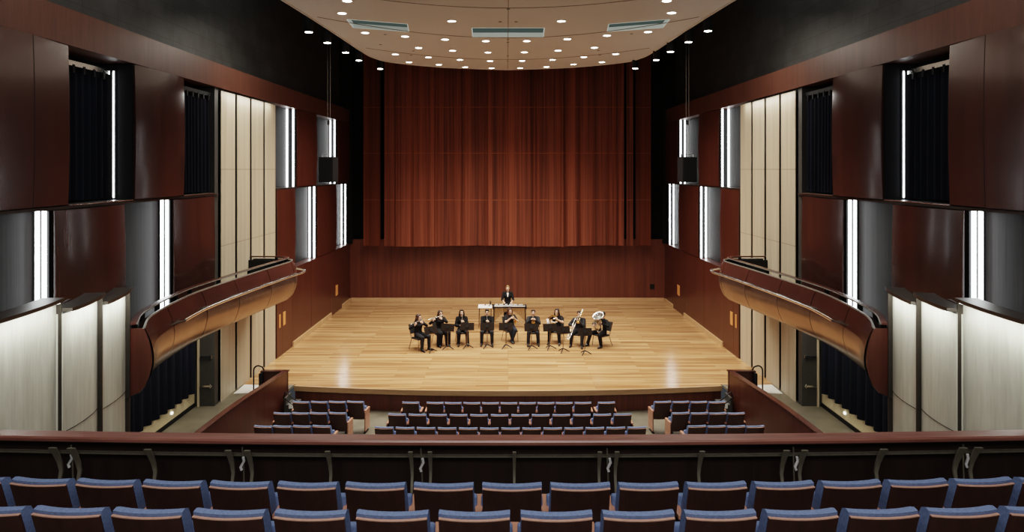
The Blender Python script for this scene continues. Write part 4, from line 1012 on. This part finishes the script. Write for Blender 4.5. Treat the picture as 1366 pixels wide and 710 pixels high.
for i in range(4): MB().rcone(oc+Vector((-.09+.045*i, -.10, -.09)), .017, oc+Vector((-.09+.045*i, -.10, .09)), .015, 10, 2).build('valve', 'silver', t, True)
MB().tube([mouth+Vector((0, -.008, -.02)), mouth+Vector((-.02, -.05, -.03)), Vector((-.12, -.17, 1.02)), Vector((-.15, -.18, .93))], [.016, .010, .011, .013], 8).build('lead_pipe', 'silver', t, True)
person('seated person turned left behind the tuba, in black, right end', *at('tuba'), [((-.17, -.30, .80), (-1, .1, -.5), (.6, -.35, .1), (.4, .8, 0), 1.1), ((.20, -.20, .92), (1, .1, -.5), (-.6, -.3, .4), (-.8, -.2, 0), 1.0)], 'short', 'hairdark', trousers='blackcloth',
       legs=(((-.26, -.34, .50), (.22, -.34, .50)), ((-.30, -.44, .085), (.20, -.24, .085))))

# ------------------------------------------------------------------ percussion
vx, vy = .08, 28.05
t = thing('vibraphone', 'vibraphone with silver bars, black frame and golden resonator tubes', 'vibraphone', (vx, vy, 0))
Wv = .66
for q in (-1, 1):
    for dy in (-.26, .26):
        lg = MB().tube([(q*.64, dy*.8, .84), (q*.66, dy, .07)], .022, 8).build('leg', 'matblack', t, True)
        MB().lathe([(.045, -.012), (.045, .012)], (q*.66, dy, .045), (1, 0, 0), 12).build('wheel', 'matblack', lg, True)
    MB().box(q*.66-.035, q*.66+.035, -.30+.05, .30-.05, .80, .90, bevel=.01).build('end_block', 'matblack', t)
for dy, wdt in ((-.235, .03), (.215, .03)): MB().box(-.66, .66, dy-.015, dy+.015, .84, .885).build('rail', 'matblack', t)
MB().tube([(-.66, .0, .22), (.66, .0, .22)], .022, 8).build('crossbar', 'gold', t)
for i in range(22):
    u = i/21; x = -.60+1.20*u; L = .25-.09*u
    MB().box(x-.022, x+.022, -.22, -.22+L, .895, .91).build('bar', 'barsilver', t)
    if i % 7 not in (2, 6) and i < 21: MB().box(x+.028-.02, x+.028+.02, .03, .03+L*.8, .905, .92).build('bar', 'barsilver', t)
    Lr = .58*(.35+.65*abs(2*u-1)**1.2) if u < .5 else .16+.42*(2*u-1)
    Lr = max(.18, .56-.42*math.sin(PI*min(max(u, 0), 1)))
    MB().tube([(x, -.14, .86), (x, -.14, .86-Lr)], .025, 10).build('resonator', 'gold', t, True)
# trap table
tt = thing('percussion_table', 'small white-covered percussion table left of the vibraphone', 'table', (-.93, 28.15, 0))
MB().box(-.27, .27, -.24, .24, .84, .865).build('table_top', 'white', tt)
for q in (-1, 1):
    for r in (-1, 1): MB().tube([(q*.24, r*.2, .84), (q*.25, r*.22, .005)], .014, 8).build('leg', 'chairleg', tt, True)
c = MB(); c.grid(lambda u, v: Vector((-1.21+.56*u+.0, 27.89+.5*v, .872-.05*max(0, (.06-v)/.06))), 14, 14, (0, 0, .006)); tag(c.build('towel', 'whitecloth'), 'white towel spread over the small percussion table', 'towel')
for i, (x, y, rz, lab) in enumerate(((-1.03, 28.1, .5, 'leftmost dark mallet lying on the white towel'), (-.86, 28.05, -.4, 'middle dark mallet lying on the white towel'), (-.75, 28.16, .2, 'rightmost dark mallet lying on the white towel'))):
    t = thing('mallet', lab, 'mallet', (x, y, .895), rz, 'mallets on the towel')
    MB().tube([(-.13, 0, 0), (.10, 0, 0)], .007, 6).build('handle', 'basewood', t)
    MB().ell((.12, 0, .008), (.034, .03, .028)).build('head', 'ebony', t, True)
t = thing('bottle', 'dark brown bottle standing at the back of the percussion table', 'bottle', (-.72, 28.33, .878))
MB().lathe([(.032, 0), (.034, .01), (.034, .11), (.014, .15)], (0, 0, 0), (0, 0, 1), 14).build('glass_body', 'bronzedark', t, True)
MB().lathe([(.015, .15), (.015, .18)], (0, 0, 0), (0, 0, 1), 12).build('cap', 'wallred', t, True)
pw = (.0, 28.62, 0)
person('standing person with fair hair and white collar in black behind the vibraphone', pw, 0, [((-.17, -.30, 1.03), (-.5, .8, -.5), (.25, -1, -.5), (0, 0, -1), 1.3), ((.17, -.30, 1.03), (.5, .8, -.5), (-.25, -1, -.5), (0, 0, -1), 1.3)], 'bun', 'hairfair', standing=True, sleeve=.7, collar=True, headpitch=-.15, female=True, sc=.97, trousers='blackcloth', glasses=False)
for q, nm in ((-1, 'left'), (1, 'right')):
    t = thing('mallet', 'vibraphone mallet held in the %s hand as seen, above the bars' % nm, 'mallet', (q*.165, 28.24, 1.0), q*.35)
    MB().tube([(0, .06, .02), (0, -.28, -.055)], .006, 6).build('handle', 'basewood', t)
    MB().ell((0, -.29, -.055), (.022, .022, .022)).build('head', 'whitecloth', t, True)
# ------------------------------------------------------------------ area lights of the hall, mostly added fill without fixtures
def area(name, loc, target, e, sx, sy, c=(1, .92, .82)):
    o = light(name, 'AREA', loc, e, c, shape='RECTANGLE', size=sx, size_y=sy); aim(o, target); return o
area('house_fill', (0, 4.0, 11.5), (0, 5, 3), 300, 6, 2, (1, .95, .9))  # added fill over the balcony rows, source out of view
area('house_fill', (0, -2.5, 9.5), (0, 6, 3), 330, 8, 1.5, (1, .95, .9))  # unseen fill added behind the camera for the seat backs
for s in (-1, 1):
    area('upper_wall_fill', (s*5.6, 19, 12.4), (s*8.3, 19, 10.8), 24, 9, .4, (.95, 1, 1))  # added cool fill to lift the black upper wall
    area('tower_fill', (s*5.9, 19.5, 10.3), (s*8.0, 21, 3.5), 120, 1.5, .5, (1, .93, .82))  # added fill to brighten the pale planks, no fixture modelled
    area('tower_top_lamp', (s*7.75, 21.1, 8.68), (s*8.6, 21.1, 5), 25, 3.6, .15, (1, .97, .9))
    area('parapet_fill', (s*3.2, 9.8, 10.2), (s*6.3, 10, 3.4), 30, 1.5, 1.0, (1, .98, .93))  # added fill from above for the pale parapets
    area('side_wall_fill', (s*4.5, 13.0, 12.2), (s*7.8, 14, 6.5), 170, 3, 1, (1, .93, .85))  # added fill to brighten the curved wall panels
    area('underbox_fill', (s*7.4, 15.6, 2.40), (s*8.6, 15.6, 0), 60, 5, .3, (1, .9, .7))  # added fill to lighten the base wall and floor below the box
    area('aisle_lamp', (s*7.6, 18.0, 2.4), (s*7.6, 18, 0), 10, 1, .5, (1, .92, .8))
